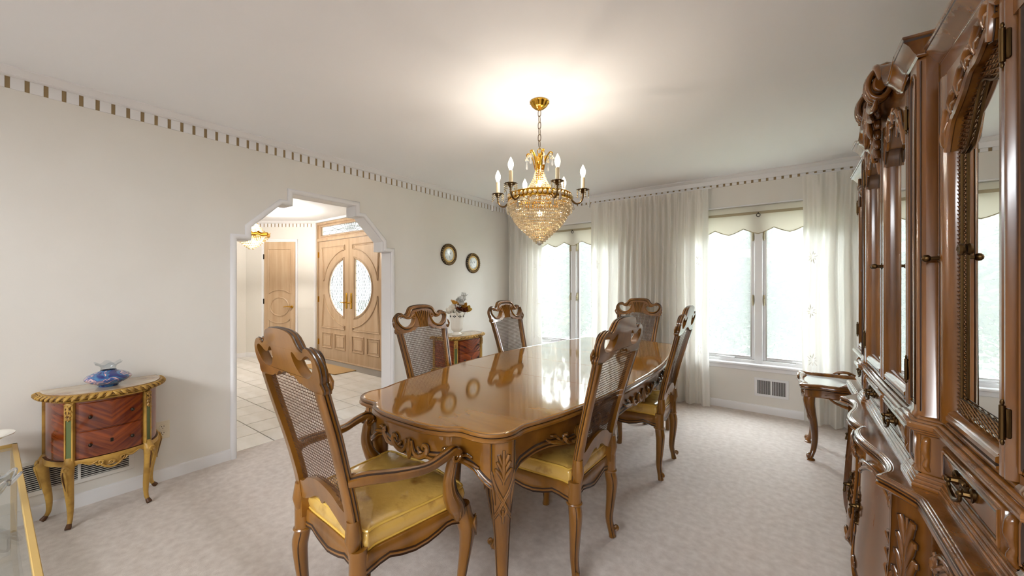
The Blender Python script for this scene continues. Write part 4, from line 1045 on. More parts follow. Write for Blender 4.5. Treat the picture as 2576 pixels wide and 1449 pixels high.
# carved corner pilasters and feet
for k, (py, sg) in enumerate(((1.528, 1), (2*YC - 1.528, -1), (1.112, 1), (2*YC - 1.112, -1))):
    b = MB(); f = lambda u, v, py=py: fpt(py + u, v, .008)
    L_ = leaf(0, .30, pi/2, .33, .034, 5, .0075) + [(cr([(-.03, .28), (.0, .22), (.012, .15), (-.004, .09)], 5), [.004, .012, .013, .006]), (cr([(.03, .30), (.01, .22), (-.006, .14), (.01, .09)], 5), [.004, .010, .011, .006])] + [(spiral(.012, .44, .02, .003, 0, 1.2, 14), [.006, .008, .004])]
    if k > 1: L_ = [([( u * .5, v) for u, v in p], r) for p, r in L_]
    orn(b, L_, f, 0, 7, 1)
    q = [fpt(py, z, h) for z, h in ((.16, .0), (.11, .012), (.06, .016), (.02, .030), (.0, .020))]
    b.tube(cr(q, 4), [.03, .034, .028, .024, .026], 10)
    b.obj('carved_pilaster', WD, bs, OB, ang=60)
b = MB()
for s_, e_ in ((.02, .04),): add_loops(b, [off_loop(-.034, .06), off_loop(-.03, .10), off_loop(-.024, .105), off_loop(-.03, .125)], None)
for yy in (1.86, 2.32):
    f = lambda u, v, yy=yy: fpt(yy + u, v, .022)
    orn(b, [(cr([(-.16, .115), (-.08, .085), (0, .055), (.08, .085), (.16, .115)], 5), [.008, .014, .018, .014, .008]), (spiral(.0, .085, .025, .004, 0, 1.3, 16), [.006, .01, .004])], f, 0, 7)
b.obj('skirt', WD, bs, OB, ang=50)
# near end panel
b = MB(); orn(b, [([(.36, .13), (.66, .13), (.66, .63), (.36, .63), (.36, .13)], [.006])], lambda u, v: Vector((u, 1.095 + .018, v)), 0, 6) if False else b.box((.36, 1.112, .13), (.66, 1.127, .63), .006); b.obj('end_panel', WD, bs, OB)

# ------------------------------------------------------------------ china cabinet: mirrored hutch on top
hu = thing('display_hutch', 'tall carved wood hutch with mirrored doors and scrolled pediment on the cupboard', 'cabinet', (.48, YC, KZ)); OH = (-.48, -YC, -KZ)
XF, XW = .312, .346
mir = lambda y: 2 * YC - y
ph_ = [(.69, 1.062), (XW, 1.062), (XW, 1.535), (XF - .012, 1.562), (XF - .012, 1.675), (XF, 1.68)]
plan = ph_ + [(x, mir(y)) for x, y in reversed(ph_)]
PNM = []
for i in range(len(plan)):
    a = Vector(plan[max(i-1, 0)]); q = Vector(plan[i]); c = Vector(plan[min(i+1, len(plan)-1)])
    n1 = (q - a) if i > 0 else (c - q); n2 = (c - q) if i < len(plan)-1 else (q - a)
    n1 = Vector((-n1.y, n1.x)).normalized(); n2 = Vector((-n2.y, n2.x)).normalized(); m_ = n1 + n2; PNM.append(m_ / max(m_.length_squared / 2, .4))
def hl(d, z, P=None): return [(p[0] + n_.x * d, p[1] + n_.y * d, z) for p, n_ in zip(plan, PNM)]
def mould(name, rows, mats, mi=None): 
    b = MB(); add_loops(b, [hl(d, z) for d, z in rows], mi, closed=False); return b.obj(name, mats, hu, OH, ang=40)
def beaded(d0, z0, d1, z1, n, bulge=.0026):
    rows, mi = [], []; L = sqrt((d1-d0)**2 + (z1-z0)**2); nd, nz = (z1-z0)/L, -(d1-d0)/L
    for k in range(n):
        for t, q in ((.0, 0), (.22, .8), (.5, 1), (.78, .8), (.93, 0)):
            u = (k + t) / n; rows.append((lerp(d0, d1, u) + nd * bulge * q, lerp(z0, z1, u) + nz * bulge * q)); mi.append(0 if t < .9 else 1)
    rows.append((d1, z1)); return rows, mi
r1, m1_ = beaded(.016, .722, .003, .752, 3, .002)
mould('plinth', [(0, .7205), (.016, .7205)] + r1 + [(0, .758)], WD, [0, 0] + m1_ + [0]) if True else mould('plinth', [(.0, .7205), (.030, .7205), (.034, .727), (.030, .735), (.024, .737), (.022, .742), (.014, .748), (.012, .753), (.004, .757), (0, .758)], WD, [0, 0, 0, 1, 0, 0, 1, 0, 0])
b = MB()          # carcass: drawer box, back, ends, roof
add_loops(b, [hl(-.006, .74), hl(-.006, .885)], closed=False)
b.box((.672, 1.07, .74), (.69, mir(1.07), 1.96)); b.box((.36, 1.064, .74), (.69, 1.082, 1.95)); b.box((.36, mir(1.082), .74), (.69, mir(1.064), 1.95))
b.box((.345, 1.07, 1.92), (.69, mir(1.07), 1.94)); b.box((.34, 1.60, 1.93), (.69, mir(1.60), 1.985)); b.box((.345, 1.07, .87), (.69, mir(1.07), .885))
b.obj('carcass', WD, hu, OH)
r1, m1_ = beaded(.004, .869, .027, .893, 3); r2, m2_ = beaded(.027, .899, -.008, .918, 3)
mould('ledge', [(-.01, .868)] + r1 + r2 + [(-.03, .919)], WD, [0] + m1_ + [0] + m2_ + [0]) if True else mould('ledge', [(-.01, .868), (.006, .869), (.010, .874), (.008, .880), (.016, .884), (.026, .888), (.028, .896), (.022, .902), (.020, .906), (.012, .909), (.010, .915), (-.03, .919)], WD, [0, 0, 1, 0, 0, 0, 1, 0, 0, 1, 0])
for (y0, y1, x) in ((1.16, 1.52, XW), (1.70, 2.08, XF), (mir(2.08), mir(1.70), XF), (mir(1.52), mir(1.16), XW)):
    b = MB(); b.box((x - .010, y0, .766), (x + .02, y1, .858), .004)
    per = [(y0 + .012, .778), (y1 - .012, .778), (y1 - .012, .846), (y0 + .012, .846)]
    b.tube([(x - .0105, u, v) for u, v in per], .004, 6, closed=True); b.tube([(x - .0105, u, v) for u, v in [(y0 + .02, .786), (y1 - .02, .786), (y1 - .02, .838), (y0 + .02, .838)]], .002, 4, 1, closed=True)
    dw = b.obj('drawer', WD, hu, OH, ang=45)
    for hy in ((y0 + y1) / 2,):
        b = MB(); fz = lambda u, v, h, x=x: Vector((x - .011 - h, u, v)); bail(b, fz, hy, .818, .040)
        orn(b, leaf(hy, .818, pi, .03, .014, 2, .004) + leaf(hy, .818, 0, .03, .014, 2, .004), lambda u, v: fz(u, v, .003), 0, 5); b.obj('handle', [M['abrass']], dw)
# small scroll brackets between drawers
for yy, x in ((1.125, XW), (1.558, XF + .01), (1.688, XF), (mir(1.688), XF), (mir(1.558), XF + .01), (mir(1.125), XW)):
    b = MB(); b.tube(cr([(x - .002, yy, .862), (x - .008, yy, .852), (x - .010, yy, .826), (x - .006, yy, .80), (x - .009, yy, .783), (x - .002, yy, .766)], 4), [.004, .0095, .0105, .006, .008, .004], 10); b.obj('scroll_bracket', WD, hu, OH)
# pilasters
for (yy, x, z1) in ((1.618, XF - .012, 1.945), (mir(1.618), XF - .012, 1.945), (1.102, XW, 1.90), (mir(1.102), XW, 1.90)):
    hw = .050 if x < XW else .036; b = MB(); c = .016
    pr = [(x + .05, yy - hw), (x + c, yy - hw), (x, yy - hw + c), (x, yy + hw - c), (x + c, yy + hw), (x + .05, yy + hw)]
    zs = [.757, .765, .886, .893, .916, .926, z1]; g = [.004, 0, 0, .005, .005, 0, 0]
    add_loops(b, [[(p[0] - e if p[0] < x + .03 else p[0], p[1] + (e if p[1] > yy else -e), z) for p in pr] for z, e in zip(zs, g)], None, True, True)
    k = hw - c - .006
    for za, zc2 in ((.775, .876), (.945, z1 - .03)):
        for e, r_, mi in ((0, .0035, 0), (.007, .0024, 1), (.013, .0022, 1)):
            kk = k - e * .7
            lp = [(yy - kk, za + e), (yy + kk, za + e), (yy + kk, zc2 - .025 - e), (yy + kk * .5, zc2 - .008 - e), (yy, zc2 - e), (yy - kk * .5, zc2 - .008 - e), (yy - kk, zc2 - .025 - e)]
            b.tube([(x - .0005, u, v) for u, v in lp], r_, 5, mi, closed=True)
    b.tube([(x + c/2 - .001, yy - hw + c/2, .93), (x + c/2 - .001, yy - hw + c/2, z1 - .01)], .0022, 4, 1); b.tube([(x + c/2 - .001, yy + hw - c/2, .93), (x + c/2 - .001, yy + hw - c/2, z1 - .01)], .0022, 4, 1)
    b.obj('pilaster', WD, hu, OH, ang=40)
# mirrored doors (their pieces hang from the door, which already carries the offset)
OHL = None
def hdoor(y0, y1, x, ztop, wing, hinge_hi):
    sa, sb = (.045, .074) if wing else (.052, .052)          # outer and inner stile widths
    if hinge_hi == 1: sa, sb = sb, sa
    z0 = .922; b = MB(); ym = (y0 + sa + y1 - sb) / 2; wi = (y1 - sb - y0 - sa) / 2
    dr_p = [(-.5, .018), (-.5, -.004), (-.40, -.012), (-.30, -.012), (-.24, -.006), (-.18, -.006), (-.12, -.013), (.1, -.013), (.2, -.008), (.26, -.010), (.40, -.004), (.5, .006), (.5, .018)]
    mis = [0, 0, 0, 1, 1, 0, 0, 0, 1, 0, 0, 0, 0]
    for (yc_, sg, st) in ((y0 + sa/2, 1, sa), (y1 - sb/2, -1, sb)):
        lo_ = [(x + h, yc_ + sg * a * st, z0) for a, h in dr_p]; hi_ = [(x + h, yc_ + sg * a * st, ztop) for a, h in dr_p]
        m = len(lo_); b.add(lo_ + hi_, [(i, (i+1) % m, m + (i+1) % m, m + i) for i in range(m)] + [tuple(range(m)), tuple(range(m, 2*m))], mis + [0, 0])
    lo_ = [(x + h, y0 + sa, z0 + .022 + a * .044) for a, h in dr_p]; hi_ = [(x + h, y1 - sb, z0 + .022 + a * .044) for a, h in dr_p]
    m = len(lo_); b.add(lo_ + hi_, [(i, (i+1) % m, m + (i+1) % m, m + i) for i in range(m)] + [tuple(range(m)), tuple(range(m, 2*m))], mis + [0, 0])
    if wing:
        arc = [(-1, ztop - .020), (-.75, ztop - .026), (-.5, ztop - .048), (-.3, ztop - .062), (-.05, ztop - .068), (.2, ztop - .098), (.5, ztop - .125), (.72, ztop - .14), (.88, ztop - .175), (1, ztop - .21)]
        if hinge_hi == 1: arc = [(-u, z) for u, z in reversed(arc)]
    else: arc = [(-1, ztop - .16), (-.93, ztop - .12), (-.8, ztop - .10), (-.68, ztop - .105), (-.55, ztop - .075), (-.4, ztop - .045), (-.2, ztop - .04), (0, ztop - .03)]
    if not wing: arc = arc + [(-u, z) for u, z in reversed(arc[:-1])]
    ai = [(p.x, p.y) for p in cr(arc, 4)]
    b.plate([(ym + u * wi, z) for u, z in ai] + [(y1 - sb + .002, ztop), (y0 + sa - .002, ztop)], [], lambda u, v, t: (x + t, u, v), -.010, .012)
    for e, r_, mi in ((0, .007, 0), (.012, .0045, 0), (.019, .0025, 1), (.006, .002, 1)): b.tube([(x - .010, ym + u * wi * (1 - e * .3), z + e) for u, z in ai], r_, 6, mi)
    d = b.obj('mirrored_door', WD, hu, OH, ang=40)
    b = MB(); b.box((x + .012, y0 + sa - .01, z0 + .03), (x + .016, y1 - sb + .01, ztop - .02)); b.obj('mirror', [M['mirror']], d, OHL)
    b = MB(); stt = []
    f = lambda u, v: Vector((x - .013, ym + u * wi, v))
    if wing:
        az = lambda u: sinterp(arc, u); sgn = 1 if hinge_hi == 0 else -1
        for k in range(6):
            u = sgn * (-.9 + .34 * k); d1 = sgn * .2
            stt.append((cr([(u - d1, az(u - d1) + .018 if abs(u - d1) < 1 else az(u) + .02), (u, az(u) + .042), (u + d1, az(max(-1, min(1, u + d1))) + .03), (u + d1*.9, az(max(-1, min(1, u + d1*.9))) + .006)], 4), [.006, .012, .012, .005]))
            stt.append((cr([(u, az(u) + .016), (u + d1*.5, az(max(-1, min(1, u + d1*.5))) + .022), (u + d1*1.2, az(max(-1, min(1, u + d1*1.2))) + .012)], 4), [.005, .009, .004]))
        stt.append((spiral(sgn * -.86, ztop - .004, .12, .02, 0, sgn*1.2, 14), [.006, .009, .004]))
    for s2 in ((-1, 1) if not wing else ()):
        stt.append((cr([(s2*.95, ztop - .15), (s2*.8, ztop - .085), (s2*.62, ztop - .06), (s2*.55, ztop - .085)], 4), [.004, .009, .010, .004]))
        stt.append((cr([(s2*.6, ztop - .06), (s2*.4, ztop - .02), (s2*.15, ztop - .012), (s2*.1, ztop - .03)], 4), [.005, .010, .010, .004]))
        stt.append((cr([(s2*.85, ztop - .09), (s2*.7, ztop - .045), (s2*.5, ztop - .025)], 4), [.003, .007, .003])); stt.append((spiral(s2*.42, ztop - .052, .07, .01, 0, s2*1.2, 14), [.004, .006, .003]))
    if not wing: stt.append(([(0, ztop - .045), (0, ztop - .02), (0, ztop + .012)], [.004, .012, .006]))
    orn(b, stt, f, 0, 6, 1, wi); b.obj('door_carving', WD, d, OHL, ang=60)
    if wing:
        b = MB(); xl = x + .009; lw = .036; ya, yb_ = y0 + sa, y1 - sb; hs_ = 1 if hinge_hi == 0 else -1; za = z0 + .044
        zt = lambda y: sinterp([(ym + u * wi, z) for u, z in arc], y)
        def inner(y): return zt(y) - .062 - .030 * sin(3 * pi * (y - ya) / (yb_ - ya) + .4)
        sp = .0105
        def inside(y, z):
            if not (ya <= y <= yb_ and za <= z <= zt(y) + .004): return False
            return (y > yb_ - lw if hs_ == 1 else y < ya + lw) or z < za + .040 or z > inner(y)
        for sg in (-1, 1):       # two sets of crossing wires
            k0 = int((ztop - za + .4) / sp) + 2
            for k in range(-k0, k0 * 2):
                run = None; y = ya
                while y <= yb_ + .0001:
                    z = za + k * sp + (sg * (y - ym)) * .32
                    if inside(y, z):
                        if run is None: run = (y, z)
                        last = (y, z)
                    else:
                        if run and last[0] - run[0] > .002: b.tube([(xl - .0012 * sg, run[0], run[1]), (xl - .0012 * sg, last[0], last[1])], .0013, 4, caps=False)
                        run = None
                    y += .003
                if run and last[0] - run[0] > .002: b.tube([(xl - .0012 * sg, run[0], run[1]), (xl - .0012 * sg, last[0], last[1])], .0013, 4, caps=False)
        stuff(b.obj('wire_lattice', [M['lattice']], d, OHL, recalc=False))
        b = MB(); n = 30; ea, eb = (ya, yb_ - lw) if hs_ == 1 else (ya + lw, yb_); edge = [(ea, za + .040)] + [(eb, za + .040)] + [(lerp(eb, ea, i/n), inner(lerp(eb, ea, i/n))) for i in range(n + 1)]
        b.tube([(xl - .002, u, v) for u, v in edge], .0032, 6, closed=True)
        f = lambda u, v: Vector((xl - .004, u, v))
        for s2 in ((yb_ - lw,) if hs_ == 1 else (ya + lw,)): orn(b, [(spiral(s2, 1.38, .014, .003, 0, 1.4, 14), [.005, .006, .003])], f)
        b.obj('lattice_edge', [M['abrass']], d, OHL)
    ky = (y0 + .012) if hinge_hi == 1 else (y1 - .012)      # knob on the free stile
    ky = (y1 - .014) if hinge_hi == 0 else (y0 + .014)
    b = MB(); b.tube([(x - .008, ky, 1.366), (x - .030, ky, 1.366)], [.006, .0045], 8); b.sphere((x - .036, ky, 1.366), (.010, .0105, .0105), 10, 6); b.tube([(x - .010, ky + .012*cos(a), 1.366 + .012*sin(a)) for a in [2*pi*k/12 for k in range(12)]], .003, 5, closed=True)
    b.obj('knob', [M['abrass']], d, OHL)
    hy = y0 + .004 if hinge_hi == 0 else y1 - .004
    for zz in (1.03, ztop - .10):
        b = MB(); b.lathe([(0, zz - .044), (.002, zz - .043), (.0035, zz - .038), (.002, zz - .034), (.0046, zz - .032), (.0046, zz + .032), (.002, zz + .034), (.0035, zz + .038), (.002, zz + .043), (0, zz + .044)], 10, (x - .016, hy, 0)); b.box((x - .013, hy - .009, zz - .028), (x - .006, hy + .009, zz + .028), .002); b.obj('hinge', [M['abrass']], d, OHL)
    return d
hdoor(1.136, 1.552, XW, 1.85, True, 0)
hdoor(1.678, YC - .002, XF, 1.905, False, 0)
hdoor(YC + .002, mir(1.678), XF, 1.905, False, 1)
hdoor(mir(1.552), mir(1.136), XW, 1.85, True, 1)
# friezes, wing cornices, pillar caps
for y0, y1 in ((1.07, 1.56), (mir(1.56), mir(1.07))):
    b = MB(); b.box((XW - .004, y0, 1.80), (XW + .05, y1, 1.93)); b.obj('wing_frieze', [M['wood_rd']], hu, OH)
b = MB(); fz_o = [(YC - .44, 1.907), (YC + .44, 1.907), (YC + .44, 1.955), (YC + .30, 1.945), (YC + .22, 1.985), (YC + .12, 2.05), (YC, 2.09), (YC - .12, 2.05), (YC - .22, 1.985), (YC - .30, 1.945), (YC - .44, 1.955)]
b.plate([(p.x, p.y) for p in cr(fz_o, 3, True)] if False else fz_o, [], lambda u, v, t: (t, u, v), XF - .004, XF + .05); b.obj('frieze', [M['wood_rd']], hu, OH)
CP = [(d * .52, h * .62) for d, h in ((0, .0), (.010, .006), (.010, .014), (.022, .026), (.040, .052), (.058, .066), (.064, .070), (.064, .082), (.070, .086), (.070, .096), (0, .096))]
CPm = [0, 0, 0, 0, 0, 0, 1, 0, 0, 0, 0]
for y0, y1, e0, e1 in ((1.058, 1.585, 1, 0), (mir(1.585), mir(1.058), 0, 1)):
    b = MB(); loops = []
    for d, h in CP:
        pts = []
        if e0: pts += [(.69, y0 - d, 1.905 + h), (XW - d, y0 - d, 1.905 + h)]
        else: pts += [(XW - d, y0, 1.905 + h)]
        if e1: pts += [(XW - d, y1 + d, 1.905 + h), (.69, y1 + d, 1.905 + h)]
        else: pts += [(XW - d, y1, 1.905 + h)]
        loops.append(pts)
    add_loops(b, loops, CPm[:-1], closed=False); b.obj('cornice', WD, hu, OH, ang=35)
# pediment: swan-neck mouldings with scrolls, caps over the pillars
for sg in (-1, 1):
    yy = lambda a: YC + sg * a; b = MB()
    cap = [(yy(.53), XF - .02), (yy(.42), XF - .02)]
    loops = []
    for d, h in CP: loops.append([(.60, yy(.525 + d * .6), 1.942 + h), (XF - .012 - d, yy(.525 + d * .6), 1.942 + h), (XF - .012 - d, yy(.43), 1.942 + h)])
    add_loops(b, loops, CPm[:-1], closed=False)
    path = cr([(0, yy(.44), 1.942), (0, yy(.41), 1.941), (0, yy(.375), 1.926), (0, yy(.33), 1.918), (0, yy(.28), 1.938), (0, yy(.235), 1.98), (0, yy(.19), 2.035), (0, yy(.14), 2.06)], 5)
    loops = []
    for d, h in CP: loops.append([(XF - .012 - d, p.y, p.z + h * (1.0 - .25 * i / len(path))) for i, p in enumerate(path)])
    loops.append([(XF + .03, p.y, p.z + .0595 * (1.0 - .25 * i / len(path))) for i, p in enumerate(path)])
    add_loops(b, loops, CPm, closed=False); b.obj('swan_neck_moulding', WD, hu, OH, ang=35)
    b = MB(); f = lambda u, v: Vector((XF - .052, yy(u), v))
    for yo, r_ in ((-.030, .009), (-.008, .011), (.016, .009)):
        b.tube([(XF - .036 + p[0] * .72, yy(.125 + yo), 2.035 + p[1] * 1.12) for p in spiral(0, 0, .056, .010, pi * .5, 1.7, 36)], [r_, r_, r_ * .8], 8)
    b.tube([(XF - .036, yy(.085), 2.035), (XF - .036, yy(.148), 2.035)], [.018, .020], 12)
    b.tube(cr([(XF + .02, yy(.115), 2.075), (XF - .02, yy(.115), 2.10), (XF - .055, yy(.115), 2.085)], 4), [.02, .024, .016], 10)
    orn(b, [(cr([(.04, 2.02), (.06, 1.975), (.12, 1.955), (.18, 1.97)], 5), [.008, .015, .012, .004]), (cr([(.02, 2.0), (.04, 1.945), (.10, 1.915)], 5), [.006, .013, .004]), (cr([(.12, 2.11), (.19, 2.08), (.24, 2.015)], 5), [.006, .012, .004]), (cr([(.01, 1.97), (.03, 1.90), (.07, 1.86)], 5), [.006, .012, .004])], f, 0, 8)
    b.obj('scroll', WD, hu, OH, ang=60)
b = MB(); f = lambda u, v: Vector((XF - .03, YC + u, v))
orn(b, leaf(0, 2.03, -pi/2, .24, .055, 5, .010) + leaf(0, 2.02, pi/2, .10, .05, 3, .010), f, 0, 7); b.sphere((XF - .035, YC, 2.03), (.02, .025, .03), 10, 6); b.obj('carved_drop', WD, hu, OH, ang=60)

# ------------------------------------------------------------------ small carved side table by the window
st_ = thing('side_table', 'small carved side table with pale glass top by the window', 'table', (.36, 3.78, 0)); SW = [M['wood_rd'], M['wood_dk']]
ol = [(0, -.262), (.10, -.268), (.18, -.258), (.235, -.282), (.285, -.275), (.300, -.235), (.285, -.18), (.302, -.10), (.308, 0)]
q = [(x, y) for x, y in ol] + [(x, -y) for x, y in reversed(ol[:-1])]; q = q + [(-x, y) for x, y in reversed(q[1:-1])]
q = [(p.x, p.y) for p in cr([(x, y) for x, y in q], 4, True)]; nq = [onrm(q, i) for i in range(len(q))]
ql = lambda d, z: [(p[0] + n_.x * d, p[1] + n_.y * d, z) for p, n_ in zip(q, nq)]
b = MB(); add_loops(b, [ql(d, z) for d, z in ((-.045, .548), (-.04, .562), (-.026, .572), (-.010, .570), (.0, .562), (.002, .552), (-.008, .546), (-.004, .538), (-.012, .530), (-.05, .526))], [0, 0, 0, 0, 0, 1, 0, 1, 0], False, True); tr_ = b.obj('tray_rim', SW, st_, ang=45)
b = MB(); add_loops(b, [ql(-.048, .540), ql(-.046, .5485)], None, False, True); b.obj('glass_top', [M['sidetop']], st_)
b = MB(); add_loops(b, [ql(d, z) for d, z in ((-.04, .530), (-.038, .50), (-.034, .478), (-.040, .470), (-.06, .470))], [0, 0, 0, 0]); b.obj('apron', SW, st_, ang=45)
for ax in (0, 1):
    for sg in (-1, 1):
        b = MB(); f = (lambda u, v, sg=sg: Vector((u, sg * .232, v))) if ax == 0 else (lambda u, v, sg=sg: Vector((sg * .272, u, v)))
        orn(b, [(cr([(-.13, .48), (-.08, .445), (0, .425), (.08, .445), (.13, .48)], 5), [.006, .009, .011, .009, .006]), (spiral(-.04, .475, .025, .004, 0, 1.2, 14), [.006, .007, .004]), (spiral(.04, .475, .025, .004, pi, -1.2, 14), [.006, .007, .004]), ([(0, .43), (0, .46), (0, .50)], [.006, .012, .006]), (cr([(-.15, .50), (-.10, .515), (0, .51), (.10, .515), (.15, .5)], 4), [.004, .007, .004])], f, 0, 7)
        b.obj('pierced_carving', SW, st_, ang=60)
        b = MB(); f2 = (lambda u, v, sg=sg: Vector((u, sg * (.262 + .0), v))) if ax == 0 else (lambda u, v, sg=sg: Vector((sg * .300, u, v)))
        orn(b, [(cr([(-.07, .570), (-.04, .584), (0, .590), (.04, .584), (.07, .570)], 4), [.005, .010, .012, .010, .005]), (spiral(-.03, .578, .014, .003, 0, 1.1, 10), [.005, .005, .003]), (spiral(.03, .578, .014, .003, pi, -1.1, 10), [.005, .005, .003])], f2, 0, 6); b.obj('rim_carving', SW, tr_, ang=60)
for sx in (-1, 1):
    for sy in (-1, 1):
        b = MB(); d = Vector((sx, sy, 0)).normalized(); c0 = Vector((sx * .215, sy * .185, 0))
        P_ = lambda r, z: c0 + d * r + Vector((0, 0, z))
        path = cr([P_(.0, .53), P_(.022, .49), P_(.034, .44), P_(.018, .36), P_(-.006, .26), P_(-.016, .16), P_(-.006, .08), P_(.014, .035), P_(.026, .012)], 4)
        b.tube(path, [.026, .034, .036, .030, .024, .020, .017, .016, .018], 10)
        orn(b, [(spiral(.030, .034, .018, .003, -pi/2, 1.3, 16), [.009, .010, .005])], lambda u, v: P_(u, v), 0, 7)
        b.lathe([(0, 0), (.026, 0), (.026, .008), (.016, .016), (0, .016)], 12, tuple(P_(.018, 0)))
        e = Vector((-d.y, d.x, 0)); f = lambda u, v: P_(interp([(.30, .035), (.36, .048), (.44, .068), (.50, .058)], v) - abs(u) * .9, v) + e * u
        orn(b, leaf(0, .46, -pi/2, .16, .020, 4, .006) + leaf(0, .44, pi/2, .06, .024, 2, .006) + [(spiral(0, .465, .012, .003, 0, 1, 10), [.006, .006, .004])], f, 0, 6)
        b.obj('leg', SW, st_, ang=50)

# ------------------------------------------------------------------ demilune commodes on the left wall (local: back at y = 0, facing +y)
def chevron():
    m, t, b = base_mat('chevron_veneer'); tc = t.nodes.new('ShaderNodeTexCoord'); sp = t.nodes.new('ShaderNodeSeparateXYZ'); t.links.new(tc.outputs['Object'], sp.inputs[0])
    ab = t.nodes.new('ShaderNodeMath'); ab.operation = 'ABSOLUTE'; t.links.new(sp.outputs['X'], ab.inputs[0])
    ml = t.nodes.new('ShaderNodeMath'); ml.operation = 'MULTIPLY'; ml.inputs[1].default_value = 0.75; t.links.new(ab.outputs[0], ml.inputs[0])
    sb = t.nodes.new('ShaderNodeMath'); sb.operation = 'SUBTRACT'; t.links.new(sp.outputs['Z'], sb.inputs[0]); t.links.new(ml.outputs[0], sb.inputs[1])
    cb = t.nodes.new('ShaderNodeCombineXYZ'); t.links.new(sb.outputs[0], cb.inputs[0]); m2 = t.nodes.new('ShaderNodeMath'); m2.operation = 'MULTIPLY'; m2.inputs[1].default_value = .12
    t.links.new(ab.outputs[0], m2.inputs[0]); t.links.new(m2.outputs[0], cb.inputs[1])
    nz = t.nodes.new('ShaderNodeTexNoise'); nz.inputs['Scale'].default_value = 42; nz.inputs['Detail'].default_value = 4; t.links.new(cb.outputs[0], nz.inputs['Vector'])
    rp = t.nodes.new('ShaderNodeValToRGB'); rp.color_ramp.elements[0].color = rgb(84, 26, 5); rp.color_ramp.elements[1].color = rgb(140, 62, 16); rp.color_ramp.elements[0].position = .36; rp.color_ramp.elements[1].position = .66
    t.links.new(nz.outputs['Fac'], rp.inputs[0]); t.links.new(rp.outputs[0], b.inputs['Base Color']); b.inputs['Roughness'].default_value = .2; b.inputs['Coat Weight'].default_value = .6
    return m
M['veneer'] = chevron()
